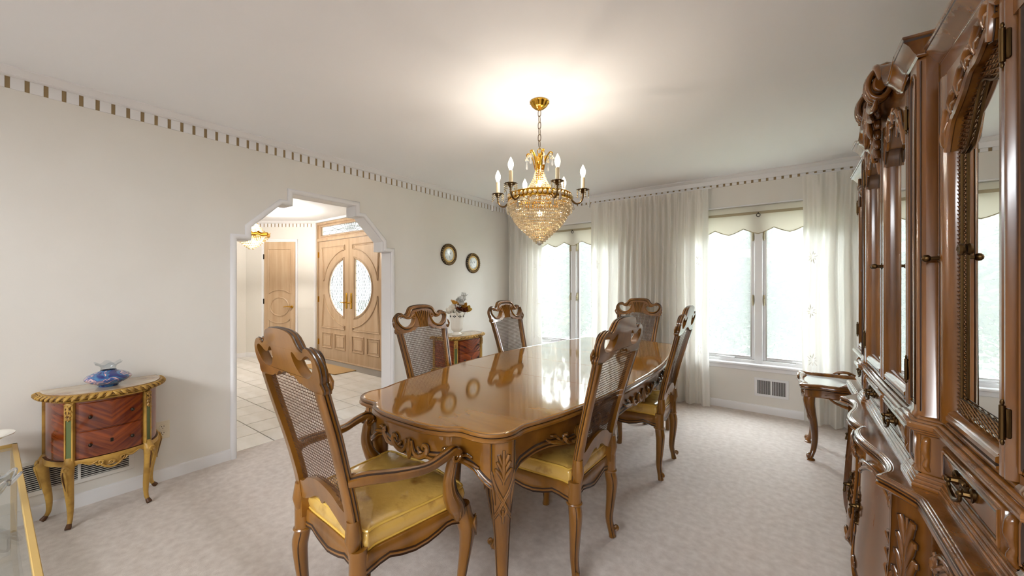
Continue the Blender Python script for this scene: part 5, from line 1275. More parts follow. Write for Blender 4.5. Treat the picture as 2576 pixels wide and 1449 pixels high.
def make_commode(label):
    root = thing('demilune_commode', label, 'commode')
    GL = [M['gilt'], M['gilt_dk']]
    hp = [(-.222, .004), (-.224, .05), (-.216, .12), (-.192, .185), (-.150, .238), (-.08, .268), (0, .277)]
    pl = [(p.x, p.y) for p in cr(hp + [(-x, y) for x, y in reversed(hp[:-1])], 4)]; n0 = [cnrm(pl, i) for i in range(len(pl))]
    n0 = [v if v.dot(Vector(p) - Vector((0, .05))) > 0 else -v for v, p in zip(n0, pl)]
    L = lambda d, z: [(p[0] + v.x * d, max(0.001, p[1] + v.y * d), z) for p, v in zip(pl, n0)]
    b = MB(); add_loops(b, [L(0, .345), L(0, .665)], None, True, True, True); b.obj('carcass', [M['veneer']], root)
    # marble top with rope edge
    b = MB(); add_loops(b, [L(.012, .705), L(.016, .711), L(.010, .712)], None, False, True); b.obj('marble_top', [M['marble']], root)
    b = MB(); add_loops(b, [L(.004, .664), L(.010, .668), L(.012, .674), L(.008, .678), L(.026, .682), L(.034, .690), L(.034, .700), L(.026, .706), L(.012, .7065)], [0, 0, 0, 1, 0, 0, 0, 0]); rim = b.obj('rope_edge', GL, root)
    rp = L(.030, .692); cum = [0]
    for a, c in zip(rp, rp[1:]): cum.append(cum[-1] + (Vector(c) - Vector(a)).length)
    tot = cum[-1]
    def at(s_):
        s_ = min(max(s_, 0), tot - 1e-6)
        for i in range(len(rp) - 1):
            if cum[i] <= s_ <= cum[i+1]:
                t = (s_ - cum[i]) / max(1e-9, cum[i+1] - cum[i]); return Vector(rp[i]).lerp(Vector(rp[i+1]), t), n0[i]
    b0 = MB()
    for k in range(30):
        s0 = tot * (k + .5) / 30; sgn = 1 if s0 < tot / 2 else -1; b = b0
        pts = []
        for j in range(7):
            t = j / 6; p, v = at(s0 + sgn * (t - .5) * .026); pts.append(p + Vector((v.x, v.y, 0)) * (.010 * sin(pi * t) - .002) + Vector((0, 0, (t - .5) * .026)))
        b.tube(pts, [.004, .0085, .004], 6); b.tube([p + Vector((sgn * 0, 0, -.0)) + (at(s0 + sgn * .010)[0] - at(s0)[0]) + Vector((0, 0, 0)) for p in pts], .0016, 4, 1)
    stuff(b0.obj('rope_twists', GL, rim, ang=60))
    # fronts: two drawers between the posts, following the curve
    seg = [i for i, p in enumerate(pl) if abs(p[0]) < .128]
    for z0, z1 in ((.358, .502), (.506, .655)):
        b = MB(); lp = lambda d, z: [(pl[i][0] + n0[i].x * d, pl[i][1] + n0[i].y * d, z) for i in seg]
        A = [lp(.001, z0), lp(.005, z0 + .001), lp(.007, z0 + .003), lp(.007, z1 - .003), lp(.005, z1 - .001), lp(.001, z1)]
        add_loops(b, A, None, closed=False); d = b.obj('drawer', [M['veneer']], root)
        for xx in (-.078, .078):
            y = interp([(p[0], p[1]) for p in pl if abs(p[0]) < .2], xx); b = MB(); b.tube([(xx, y + .004, (z0 + z1)/2), (xx * 1.04, y + .018, (z0 + z1)/2)], [.005, .004], 8); b.sphere((xx * 1.05, y + .022, (z0 + z1)/2), (.008, .008, .010), 8, 6); b.obj('knob', [M['iron']], d)
        b = MB(); b.box((-.006, .283, z0 + .065), (.006, .2855, z0 + .085), .002); 
        if z0 < .4: b.obj('keyhole', [M['iron']], d)
    # posts with green inset
    for sg in (-1, 1):
        for (px_, py_, w_) in ((sg * .150, .244, .018), (sg * .221, .022, .012)):
            b = MB(); a = atan2(py_ * .8 + (.0 if py_ > .1 else -.2), px_) if py_ > .1 else (0 if sg > 0 else pi); dx, dy = cos(a), sin(a)
            T = lambda u, h, z: (px_ + dx * h - dy * u, py_ + dy * h + dx * u, z)
            def pbox(u0, u1, h0, h1, z0, z1, mi=0): b.add([T(u, h, z) for u in (u0, u1) for h in (h0, h1) for z in (z0, z1)], [(0,1,3,2),(4,6,7,5),(0,4,5,1),(2,3,7,6),(0,2,6,4),(1,5,7,3)], mi)
            pbox(-w_, w_, -.02, .006, .33, .665); pbox(-w_, -w_ + .006, .006, .011, .335, .66); pbox(w_ - .006, w_, .006, .011, .335, .66)
            if py_ > .1:
                f = lambda u, v: T(u, .012, v)
                orn(b, leaf(0, .645, -pi/2, .075, .014, 3, .0055) + [(spiral(0, .648, .010, .002, 0, 1.2, 12), [.005, .006, .003]), ([(-.016, .655), (0, .66), (.016, .655)], [.004, .007, .004])], f, 0, 6)
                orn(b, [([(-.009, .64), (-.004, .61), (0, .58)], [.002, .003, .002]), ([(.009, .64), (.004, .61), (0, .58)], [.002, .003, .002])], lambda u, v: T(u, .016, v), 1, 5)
            po = b.obj('post', GL, root, ang=45)
            if py_ > .1:
                b = MB(); pbox(-w_ + .006, w_ - .006, .004, .0075, .345, .60); b.obj('green_panel', [M['green']], po)
    # gilt apron with pierced centre
    b = MB(); bz = lambda p: .318 - .02 * cos(pi * min(1, abs(p[0]) / .13)) if abs(p[0]) < .13 else .318 + .012 * sin((abs(p[0]) - .13) * 30)
    o_ = [(p[0] + v.x * .009, max(.002, p[1] + v.y * .009), bz(p)) for p, v in zip(pl, n0)]; i_ = [(p[0] - v.x * .006, max(.002, p[1] - v.y * .006), bz(p)) for p, v in zip(pl, n0)]
    add_loops(b, [L(0, .358), L(.008, .356), L(.010, .350), [(x, y, lerp(.350, z, .5)) for x, y, z in o_], o_, i_, L(-.006, .35)], [1, 0, 0, 0, 0, 0], closed=False)
    f = lambda u, v: (u, interp([(p[0], p[1]) for p in pl if abs(p[0]) < .2], u) + .014, v)
    orn(b, [(cr([(-.05, .325), (-.03, .30), (0, .288), (.03, .30), (.05, .325)], 4), [.004, .006, .006, .004]), (spiral(-.045, .325, .016, .003, pi, 1.2, 12), [.005, .005, .003]), (spiral(.045, .325, .016, .003, 0, -1.2, 12), [.005, .005, .003]), (spiral(0, .312, .012, .003, 0, 1.3, 12), [.005, .006, .003]), (cr([(-.11, .34), (-.08, .325), (-.055, .335)], 4), [.003, .005, .003]), (cr([(.11, .34), (.08, .325), (.055, .335)], 4), [.003, .005, .003])], f, 0, 6)
    b.obj('apron', GL, root, ang=45)
    # cabriole legs
    for sg in (-1, 1):
        for (px_, py_, dx, dy) in ((sg * .150, .240, sg * .45, .9), (sg * .212, .028, sg * .98, .1)):
            b = MB(); P_ = lambda r, z: (px_ + dx * r, py_ + dy * r, z)
            path = cr([P_(-.004, .365), P_(.012, .335), P_(.020, .30), P_(.010, .22), P_(-.004, .12), P_(-.004, .05), P_(.008, .02), P_(.022, .004)], 5); nn = len(path)
            k = int(nn * .86); b.tube(path[:k], [.021, .024, .026, .020, .015, .011, .0095], 10, 0); b.tube(path[k-1:], [.010, .012, .013, .012], 10, 1)
            e = (-dy, dx); f = lambda u, v: (px_ + dx * interp([(.2, .026), (.30, .046), (.36, .030)], v) + e[0] * u, py_ + dy * interp([(.2, .026), (.30, .046), (.36, .030)], v) + e[1] * u, v)
            orn(b, [(spiral(0, .325, .014, .003, 0, 1.3, 12), [.005, .007, .004]), (cr([(0, .31), (.004, .27), (0, .22), (.002, .18)], 4), [.007, .006, .004, .002])], f, 0, 6)
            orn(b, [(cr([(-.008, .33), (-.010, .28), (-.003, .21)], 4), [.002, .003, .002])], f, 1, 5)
            b.obj('leg', GL, root, ang=50)
    return root
cm1 = make_commode('gilt-legged half-moon commode under the blue glass vase, by the wall outlet')
cm1.location = (XL + .018, .412, 0); cm1.rotation_euler = (0, 0, -pi/2); cm1['group'] = 'half-moon commodes on the side wall'
cm2 = dup(cm1, (XL + .018, 3.36, 0), -pi/2, 'half-moon commode under the white flower vase beneath two wall plates'); cm2.scale = (1.45, 1.08, .99)

# ------------------------------------------------------------------ vases, flowers, plates
bv = thing('glass_vase', 'squat blue swirled glass vase with clear ruffled neck on commode', 'vase', (-3.175, .415, .7125))
def bluemat():
    m, t, b = base_mat('swirled_blue_glass'); tc = t.nodes.new('ShaderNodeTexCoord'); vo = t.nodes.new('ShaderNodeTexNoise'); vo.inputs['Scale'].default_value = 16; vo.inputs['Distortion'].default_value = 1.2; t.links.new(tc.outputs['Object'], vo.inputs['Vector'])
    rp = t.nodes.new('ShaderNodeValToRGB'); e = rp.color_ramp.elements; e[0].position = .40; e[0].color = rgb(20, 42, 120); e[1].position = .48; e[1].color = rgb(50, 120, 170)
    n_ = e.new(.56); n_.color = rgb(28, 50, 130); n_ = e.new(.60); n_.color = rgb(226, 190, 184); n_ = e.new(.66); n_.color = rgb(40, 80, 150)
    t.links.new(vo.outputs['Fac'], rp.inputs[0]); t.links.new(rp.outputs[0], b.inputs['Base Color']); b.inputs['Roughness'].default_value = .05; b.inputs['Coat Weight'].default_value = 1.0
    return m
b = MB(); b.lathe([(0, .002), (.040, .0), (.042, .006), (.050, .014), (.078, .026), (.097, .044), (.098, .050), (.084, .068), (.056, .082), (.036, .088), (.033, .092)], 32); b.obj('body', [bluemat()], bv)
b = MB(); b.lathe([(.033, .090), (.031, .098), (.032, .110), (.040, .122), (.056, .132), (.0565, .133), (.039, .124), (.030, .110), (.029, .098)], 40, rf=lambda a, t: (1 + .12 * cos(6*a) * max(0, 1 - abs(t - .55) * 3), .010 * cos(6*a) * max(0, 1 - abs(t - .55) * 3))); b.obj('ruffled_neck', [M['clearglass']], bv)
b = MB(); b.lathe([(0, 0), (.046, 0), (.048, .004), (.040, .007), (0, .007)], 24); b.obj('foot', [M['clearglass']], bv)

VX, VY, VZ = -3.17, 3.265, .7065
wv = thing('porcelain_vase', 'tall white porcelain vase with pierced rim holding dried flowers', 'vase', (VX, VY, VZ))
def oct_(a, t): k = pi / 4; return (cos(k/2) / cos(((a + k/2) % k) - k/2), 0)
b = MB(); b.lathe([(0, 0), (.060, 0), (.061, .010), (.046, .022), (.040, .034), (.052, .046), (.068, .060), (.075, .085), (.078, .15), (.082, .22), (.089, .25), (.092, .262), (.088, .266), (.082, .25), (.070, .15), (.03, .05), (0, .045)], 48, rf=lambda a, t: (lerp(1, oct_(a, t)[0], .8 if .3 < t < .75 else .15), .006 * cos(8*a) if .62 < t < .82 else 0)); b.obj('body', [M['whitepot']], wv)
hm = None
for k in range(8):
    a = 2*pi*k/8 + pi/8
    for (da, dz) in ((0, .236), (-.14, .222), (.14, .222), (0, .212)):
        if hm is None:
            q_ = MB(); q_.sphere((0, 0, 0), (.0072, .0032, .0060), 8, 5); hm = q_.mesh('pierced_hole', [M['dark']])
        link('pierced_hole', hm, wv, (.0835 * cos(a + da), .0835 * sin(a + da), dz), a + da + pi/2)
def fmat(n, c): return mat(n, c, .7, c2=tuple(x * .75 for x in c[:3]) + (1,), nscale=30)
FM = {'cream': fmat('petal_cream', rgb(236, 230, 214)), 'amber': fmat('petal_amber', rgb(196, 140, 44)), 'rust': fmat('petal_rust', rgb(128, 62, 26)), 'yellow': fmat('petal_yellow', rgb(222, 186, 92)), 'white': fmat('petal_white', rgb(240, 240, 236))}
M['stem'] = mat('dried_stem', rgb(150, 150, 104), .7); M['calyx'] = mat('flower_eye', rgb(84, 62, 24), .7)
def flower(kind, pos, tilt, az, r, npet, label, cup=.5):
    r *= 1.45; pos = (pos[0], pos[1], .20 + (pos[2] - .26) * .78)
    root = thing('dried_flower', label, 'flower', (VX, VY, VZ + .05), 0, 'dried flowers in the porcelain vase'); p1 = Vector(pos); rnd = random.Random(int(r * 1e5) + int(az * 100))
    stem = cr([(rnd.uniform(-.015, .015), rnd.uniform(-.015, .015), .0), (p1.x * .25, p1.y * .25, .19), (p1.x * .7, p1.y * .7, lerp(.19, p1.z, .6)), tuple(p1)], 5)
    b = MB(); b.tube(stem, .0022, 5); b.obj('stem', [M['stem']], root)
    Rm = Matrix.Translation(p1) @ Matrix.Rotation(az, 4, 'Z') @ Matrix.Rotation(tilt, 4, 'Y')
    for lay in range(2):
        for k in range(npet):
            a = 2*pi*(k + .5 * lay) / npet + rnd.uniform(-.15, .15); b = MB(); s_ = r * (1 - .25 * lay) * rnd.uniform(.85, 1.1); c_ = cup + .3 * lay
            def pf(u, v):
                w_ = .42 * sin(pi * min(1, u * .92 + .06)) ** .7 * (v - .5) * 2 * s_; rr = s_ * u; zz = s_ * (c_ * u * u + .25 * abs(v - .5)) + .004 * sin(9 * u + 5 * v); x = rr * (1 - .25 * c_ * u)
                return Rm @ Vector((x * cos(a) - w_ * sin(a), x * sin(a) + w_ * cos(a), zz))
            b.grid(5, 4, pf); b.obj('petal', [FM[kind]], root, ang=180)
    b = MB(); b.sphere(Rm @ Vector((0, 0, r * .12)), r * .16, 8, 5); b.obj('flower_centre', [M['calyx']], root)
def fpos(u, v, dz=0.0):           # towards the camera-facing side of the bunch
    return (.5 * u * .30 + .02, u * .8, v)
flower('cream', fpos(-.13, .29), .9, 2.6, .05, 6, 'cream dried flower drooping out of the vase toward the archway')
flower('cream', fpos(-.085, .33), .6, 2.2, .045, 6, 'cream dried flower beside the amber bloom on the bunch')
flower('amber', fpos(-.075, .40), .5, 1.0, .045, 7, 'amber dried flower standing at the top of the bunch')
flower('rust', fpos(-.02, .33), .8, .2, .048, 6, 'rust dried flower at the middle of the bunch')
flower('white', fpos(.02, .40), .5, .0, .05, 6, 'white dried flower at the top middle of the bunch')
flower('cream', fpos(.0, .26), 1.0, -.2, .055, 6, 'cream dried flower spilling over the vase rim')
flower('white', fpos(-.04, .37), .6, .4, .045, 6, 'white dried flower behind the rust bloom')
flower('rust', fpos(.075, .31), .9, -.3, .05, 7, 'large rust dried flower low on the window side of bunch')
flower('amber', fpos(.085, .36), .7, -.4, .042, 6, 'amber dried flower above the large rust bloom')
flower('yellow', fpos(.155, .31), 1.0, -.7, .045, 5, 'yellow dried flower reaching farthest toward the windows')
flower('white', fpos(.065, .45), .5, -.6, .045, 6, 'white dried flower on a tall stem over the bunch')
flower('white', fpos(.10, .52), .4, -.6, .035, 5, 'highest white dried flower of the bunch')
flower('cream', fpos(-.06, .27), 1.0, .6, .045, 6, 'cream dried flower low at the front of vase rim')

def plate_obj(y, z, label):
    root = thing('wall_plate', label, 'plate', (XL, y, z), 0, 'decorative plates on the wall')
    b = MB(); X = Matrix.Rotation(pi/2, 4, 'Y')
    b.lathe([(0, .004), (.094, .006), (.098, .012), (.108, .020), (.126, .020), (.132, .012), (.132, .002), (0, .0)], 48); b.xf(X); o = b.obj('rim', [M['iron']], root)
    m1 = MB(); 
    for s2 in (-1, 1): m1.tube(cr([(.100, s2*.002, .018), (.112, s2*.007, .024), (.124, s2*.004, .022), (.129, s2*.000, .014)], 3), [.003, .004, .003, .002], 5)
    m1.xf(X); me = m1.mesh('filigree', [M['filigree']])
    for k in range(28):
        c = link('filigree', me, o); c.rotation_euler = (2*pi*k/28, 0, 0)
    b = MB(); b.lathe([(.074, .006), (.074, .014), (.080, .018), (.092, .017), (.097, .012), (.097, .006)], 48); b.xf(X); b.obj('gilt_band', [M['gold']], root)
    b = MB(); b.lathe([(0, .008), (.05, .008), (.062, .010), (.075, .014)], 40); b.xf(X); b.obj('painted_centre', [mat('painted_porcelain', rgb(222, 228, 226), .15, coat=.6, c2=rgb(120, 134, 150), nscale=38, detail=6, lo=.5, hi=.72)], root)
plate_obj(3.302, 1.662, 'round filigree plate on the wall, higher one nearer the archway')
plate_obj(3.742, 1.578, 'round filigree plate on the wall, lower one nearer the windows')

# ------------------------------------------------------------------ outlets, switch, floor registers
def outlet(loc, rz, label, big=True):
    root = thing('wall_outlet', label, 'outlet', loc, rz)
    b = MB(); b.box((-.036, -.005, -.058), (.036, 0, .058), .003); b.obj('cover_plate', [M['plastic']], root)
    for zz in (-.021, .021):
        b = MB(); b.lathe([(0, 0), (.0165, 0), (.0175, -.003), (0, -.003)], 24); b.xf(Matrix.Translation((0, -.0045, zz)) @ Matrix.Rotation(pi/2, 4, 'X') @ Matrix.Rotation(pi, 4, 'X')); r = b.obj('receptacle', [M['plastic']], root)
        b = MB()
        for xx in (-.006, .006): b.box((xx - .0012, -.0092, zz), (xx + .0012, -.0076, zz + .008))
        b.box((-.002, -.0092, zz - .010), (.002, -.0076, zz - .006)); stuff(b.obj('slots', [M['dark']], r))
        b = MB(); b.tube([(.0172*cos(a), -.006, zz + .0172*sin(a)) for a in [2*pi*k/20 for k in range(20)]], .0008, 4, closed=True); b.obj('receptacle_edge', [M['braid']], r)
outlet((XL, .685, .335), pi/2, 'ivory double outlet on wall beside the half-moon commode')
outlet((XL, 3.855, .385), pi/2, 'small ivory outlet low on the wall between plates and window corner')
rs = thing('light_switch', 'narrow almond light switch beside the front doors in the foyer', 'switch', (-4.72, FY, 1.32)); b = MB(); b.box((-.02, -.006, -.06), (.02, 0, .06), .003); b.obj('cover_plate', [M['braid']], rs); b = MB(); b.box((-.004, -.014, -.01), (.004, -.004, .012), .002); b.obj('toggle', [M['plastic']], rs)
def register(loc, rz, w_, h_, n, vertical, label):
    root = thing('floor_register', label, 'vent', loc, rz)
    b = MB(); t = .024
    b.plate([(-w_/2, -h_/2), (w_/2, -h_/2), (w_/2, h_/2), (-w_/2, h_/2)], [[(-w_/2 + t, -h_/2 + t), (-.006, -h_/2 + t), (-.006, h_/2 - t), (-w_/2 + t, h_/2 - t)], [(.006, -h_/2 + t), (w_/2 - t, -h_/2 + t), (w_/2 - t, h_/2 - t), (.006, h_/2 - t)]], lambda u, v, q: (u, q, v), -.008, 0)
    b.obj('frame', [M['wall'] if not vertical else M['trimw']], root, bevel=.002)
    b = MB(); b.box((-w_/2 + .01, -.001, -h_/2 + .01), (w_/2 - .01, -.0004, h_/2 - .01)); b.obj('duct', [M['dark']], root)
    b = MB()
    if vertical: b.box((-.0013, -.006, -h_/2 + t - .002), (.0013, -.002, h_/2 - t + .002))
    else: b.box((-(w_/2 - t - .006)/2, -.006, -.0018), ((w_/2 - t - .006)/2, -.002, .0018))
    me = b.mesh('louver', [M['wall'] if not vertical else M['trimw']])
    for sg in (-1, 1):
        a, c = (.006, w_/2 - t)
        for k in range(n):
            if vertical: link('louver', me, root, (sg * lerp(a, c, (k + .5)/n), 0, 0))
            else: link('louver', me, root, (sg * (a + c)/2, 0, lerp(-h_/2 + t, h_/2 - t, (k + .5)/n)))
register((XL, .32, .235), pi/2, .46, .195, 13, False, 'wide cream wall register with horizontal louvers behind the half-moon commode')
register((-.1415, YB, .262), 0, .285, .185, 13, True, 'white wall register with upright louvers under the right window')

# ------------------------------------------------------------------ foyer doors
DW = [M['doorwood'], M['doorgroove']]
DX0, DXM, DX1 = -6.842, -5.868, -4.916
d1 = struct(thing('door_1', 'pickled oak double front door with oval leaded glass and transom', 'door', (DXM, FY, 0)))
del d1['category']
def dl(b, pts, f, r=.010, closed=True):
    b.tube([f(u, v, .004) for u, v in pts], r, 6, 0, closed=closed); b.tube([f(u, v, .006) for u, v in [(u, v) for u, v in pts]], r * .35, 4, 1, closed=closed)
def rectp(u0, v0, u1, v1): return [(u0, v0), (u1, v0), (u1, v1), (u0, v1)]
EX, EZ, EC, XI = .63, .495, 1.243, .17
def dglass(ax, az, xi, n=40):
    t0 = math.acos(min(1, xi / ax)); return [(ax * cos(t), EC + az * sin(t)) for t in [lerp(-t0, t0, i / n) for i in range(n + 1)]]
for sg, wd in ((1, DX1 - DXM), (-1, DXM - DX0)):
    f = lambda u, v, h=0.0, sg=sg: (sg * u, .035 - h, v)
    b = MB(); hole_ = dglass(EX, EZ, XI)
    b.plate(rectp(.003, .012, wd - .004, 2.062), [hole_], lambda u, v, t: (sg * u, t, v), .035, .080); leaf_o = b.obj('door_leaf', DW, d1)
    b = MB()
    for e, r_, mi in ((.012, .012, 0), (.030, .006, 0), (.0, .006, 1)): b.tube([f(u, v, .002) for u, v in dglass(EX + e, EZ + e, XI - e)], r_, 6, mi, closed=True)
    b.obj('glass_moulding', DW, leaf_o)
    for up in (1, -1):
        arcp = [(u, v) for u, v in dglass(.80, .655, XI + .0, 60) if (v > EC + .10 if up > 0 else v < EC - .10) and u < wd - .115]
        vt = 1.955 if up > 0 else .545; 
        pts = [(XI - .05, vt), (wd - .115, vt)] + sorted(arcp, key=lambda p: -p[0])
        pts = [(max(p[0], XI - .05), p[1]) for p in pts]; pts.append((XI - .05, pts[-1][1]))
        b = MB(); dl(b, pts, f, .011); c_ = [(sum(p[0] for p in pts) / len(pts)), sum(p[1] for p in pts) / len(pts)]
        b.tube([f(lerp(p[0], c_[0], .10), lerp(p[1], c_[1], .10), .0) for p in pts], .005, 5, 0, closed=True); b.obj('corner_panel', DW, leaf_o)
    for (u0, u1) in ((.105, .42), (.52, .83)):
        b = MB(); dl(b, rectp(u0, .20, u1, .455), f, .012); dl(b, rectp(u0 + .045, .245, u1 - .045, .41), f, .008)
        b.add([f(u, v, .008) for u, v in rectp(u0 + .05, .25, u1 - .05, .405)], [(0, 1, 2, 3)]); b.obj('square_panel', DW, leaf_o)
    b = MB(); b.add([(sg * u, .058, v) for u, v in hole_], [tuple(range(len(hole_)))]); gl_ = b.obj('glass', [M['doorglass']], leaf_o)
    b = MB(); y_ = .054
    b.tube([(sg * u, y_, v) for u, v in dglass(EX - .05, EZ - .05, XI + .07)], .0035, 4, closed=True)
    def clip(p, q, ax, az, xi):
        n = 60; run = []
        for i in range(n + 1):
            u, v = lerp(p[0], q[0], i/n), lerp(p[1], q[1], i/n)
            if u > xi and (u/ax)**2 + ((v - EC)/az)**2 < 1: run.append((u, v))
        return run
    for k in range(-10, 11):
        for s2 in (-1, 1):
            r_ = clip((XI, EC + k * .105 - s2 * .35), (EX, EC + k * .105 + s2 * .70), EX - .05, EZ - .05, XI + .07)
            if len(r_) > 2: b.tube([(sg * r_[0][0], y_, r_[0][1]), (sg * r_[-1][0], y_, r_[-1][1])], .0040, 4)
    for k in range(14):
        t0 = math.acos(XI / EX); t = lerp(-t0 * .95, t0 * .95, k / 13); b.tube([(sg * EX * cos(t), y_, EC + EZ * sin(t)), (sg * (EX - .05) * cos(t), y_, EC + (EZ - .05) * sin(t))], .0040, 4)
    for k in range(7): z = EC - .36 + .12 * k; b.tube([(sg * XI, y_, z), (sg * (XI + .07), y_, z)], .0040, 4)
    stuff(b.obj('lead_came', [M['leadline']], gl_))
    b = MB(); ux = sg * .07
    b.lathe([(0, 0), (.024, 0), (.026, -.006), (.018, -.012), (0, -.012)], 20, sy=4.2); b.xf(Matrix.Translation((ux, .035, 1.04)) @ Matrix.Rotation(-pi/2, 4, 'X')); b.xf(Matrix.Identity(4))
    b.tube([(ux, .03, 1.0), (ux, -.02, 1.0)], .009, 8); b.tube(cr([(ux, -.02, 1.0), (ux + sg * .05, -.024, 1.006), (ux + sg * .11, -.02, .996)], 4), [.010, .008, .006], 8); b.sphere((ux, -.02, 1.0), .014, 8, 6)
    b.box((ux - .022, .022, .90), (ux + .022, .036, 1.16), .008); b.obj('handle', [M['brass']], leaf_o)
    for zz in (.28, 1.04, 1.83):
        b = MB(); b.tube([(sg * (wd + .004), .028, zz - .05), (sg * (wd + .004), .028, zz + .05)], .009, 8); b.box((sg * (wd - .02), .030, zz - .05), (sg * (wd + .02), .034, zz + .05)); b.obj('hinge', [M['brass']], leaf_o)
b = MB(); W2 = DX1 - DXM + .012; W1 = DXM - DX0 + .012
for (u0, v0, u1, v1) in ((-W1 - .02, .0, -W1 + .008, 2.40), (W2 - .008, 0, W2 + .02, 2.40), (-W1, 2.066, W2, 2.115), (-W1, 2.36, W2, 2.40)): b.box((u0, .01, v0), (u1, .12, v1), .004)
b.box((-W1, .0, -.004), (W2, .13, .014), .004); b.obj('door_frame', DW, d1)
b = MB(); 
for e, r_, mi in ((0, .012, 0), (.018, .005, 1)): b.tube([(u, .03, v) for u, v in rectp(-W1 + .10 + e, 2.15 + e, W2 - .10 - e, 2.335 - e)], r_, 6, mi, closed=True)
b.plate(rectp(-W1, 2.11, W2, 2.37), [rectp(-W1 + .10, 2.15, W2 - .10, 2.335)], lambda u, v, t: (u, t, v), .035, .075); tr2 = b.obj('transom', DW, d1)
b = MB(); b.add([(u, .058, v) for u, v in rectp(-W1 + .1, 2.15, W2 - .1, 2.335)], [(0, 1, 2, 3)]); b.obj('transom_glass', [M['doorglass']], tr2)
b = MB()
for k in range(1, 12):
    a = pi * k / 12; r1 = min(.86 / max(abs(cos(a)), .01), .18 / max(sin(a), .01)); b.tube([(.10 * cos(a), .054, 2.155 + .02 * sin(a)), (r1 * cos(a), .054, 2.15 + r1 * sin(a))], .0040, 4)
for R_ in (.25, .45, .65): b.tube([(R_ * cos(a), .054, 2.15 + R_ * .22 * sin(a) + .02) for a in [pi * k / 24 for k in range(25)]], .0040, 4)
b.tube([(-.86, .054, 2.24), (.86, .054, 2.24)], .0040, 4); stuff(b.obj('transom_came', [M['leadline']], tr2))
# white casing round the front doors
b = MB()
for (u0, v0, u1, v1) in ((DX1 + .02, 0, DX1 + .085, 2.44), (DX0 - .075, 0, DX0 - .02, 2.44), (DX0 - .075, 2.40, DX1 + .085, 2.44)): b.box((u0, FY - .018, v0), (u1, FY + .01, v1), .004)
struct(b.obj('trim_7', [M['trimw']]))
# closet door
d2 = struct(thing('door_2', 'narrow pickled oak closet door', 'door', tuple(cw(.626, 0)), YAW + pi)); del d2['category']
f = lambda u, v, h=0.0: (u, .012 + h if True else 0, v)
b = MB(); b.box((-.277, -.035, .008), (.277, .012, 2.072), .002); lf2 = b.obj('door_leaf', DW, d2)
def dl2(b, pts, r=.009, closed=True): b.tube([(u, .013, v) for u, v in pts], r, 6, 0, closed=closed); b.tube([(u, .020, v) for u, v in pts], r * .42, 4, 1, closed=closed)
zc_, R_ = .905, .30
a0 = math.asin(.195 / R_); arc1 = [(R_ * sin(t), zc_ + R_ * cos(t)) for t in [lerp(a0, -a0, k / 14) for k in range(15)]]
b = MB(); dl2(b, [(-.195, 1.93), (.195, 1.93)] + arc1, .013); b.obj('upper_panel', DW, lf2)
b = MB(); dl2(b, [(-.195, .16), (.195, .16)] + [(u, 2 * zc_ - v) for u, v in arc1], .013); b.obj('lower_panel', DW, lf2)
b = MB(); dl2(b, [(.165 * cos(t), zc_ + .165 * sin(t)) for t in [2*pi*k/32 for k in range(32)]], .016); b.obj('round_panel', DW, lf2)
b = MB(); ux = -.225; b.sphere((ux, .022, .90), (.026, .010, .026), 12, 8); b.tube([(ux, .02, .90), (ux, .06, .90)], .009, 8); b.tube(cr([(ux, .058, .90), (ux + .06, .062, .908), (ux + .13, .058, .90)], 4), [.011, .008, .006], 8); b.obj('lever_handle', [M['brass']], lf2)
for zz in (1.80, 1.0, .25):
    b = MB(); b.tube([(.284, .014, zz - .045), (.284, .014, zz + .045)], .011, 8); b.obj('hinge', [M['iron']], lf2)
b = MB()
for (u0, v0, u1, v1) in ((-.322, 0, -.285, 2.118), (.287, 0, .324, 2.118), (-.322, 2.08, .324, 2.118)): b.box((u0, -.02, v0), (u1, .016, v1), .004)
b.obj('door_casing', [M['trimw']], d2)
# doormat
mt = MB(); mt.box((-.52, -.17, 0), (.52, .17, .012), .004); o = mt.obj('doormat', [M['mat_brown']], None, (-5.78, 3.10, .0025)); tag(o, 'brown doormat on the tiles before the front doors', 'doormat')

# ------------------------------------------------------------------ glass table with crystal at the left edge
gt = thing('glass_side_table', 'brass-framed glass-topped table with crystal at left edge of view', 'table', (-2.66, -.145, 0)); GXa, GXb, GYa, GYb, GZ = -.64, 1.12, -.30, .243, .46
b = MB(); pr = .008
for (x0, y0, x1, y1) in ((GXa, GYb - .018, GXb, GYb), (GXa, GYa, GXb, GYa + .018), (GXa, GYa, GXa + .018, GYb), (GXb - .018, GYa, GXb, GYb)): b.box((x0, y0, GZ - .030), (x1, y1, GZ), .002)
b.obj('frame', [M['gold']], gt)
b = MB(); b.box((GXa + .014, GYa + .014, GZ - .016), (GXb - .014, GYb - .014, GZ - .008), .001); b.obj('glass_top', [M['tableglass']], gt)
for (x, y) in ((GXa + .012, GYb - .012), (GXb - .012, GYb - .012), (GXa + .012, GYa + .012), (GXb - .012, GYa + .012)):
    b = MB(); b.box((x - .011, y - .011, 0), (x + .011, y + .011, GZ - .028), .002); b.obj('leg', [M['gold']], gt)
b = MB(); b.box((GXa + .012, GYa + .012, .15), (GXb - .012, GYb - .012, .156), .001); b.obj('glass_shelf', [M['tableglass']], gt)
cb = thing('crystal_bowl', 'ruffled clear crystal bowl standing on the glass table', 'bowl', (-2.38, -.02, GZ - .0075))
b = MB(); b.lathe([(0, 0), (.036, .0), (.038, .005), (.014, .012), (.012, .03), (.03, .045), (.06, .07), (.074, .10), (.092, .112), (.090, .115), (.070, .104), (.055, .075), (.02, .05), (0, .047)], 48, rf=lambda a, t: (1 + .10 * cos(9 * a) * max(0, 1 - abs(t - .6) * 2.6), .014 * cos(9 * a) * max(0, 1 - abs(t - .6) * 2.6))); b.obj('body', [M['clearglass']], cb)
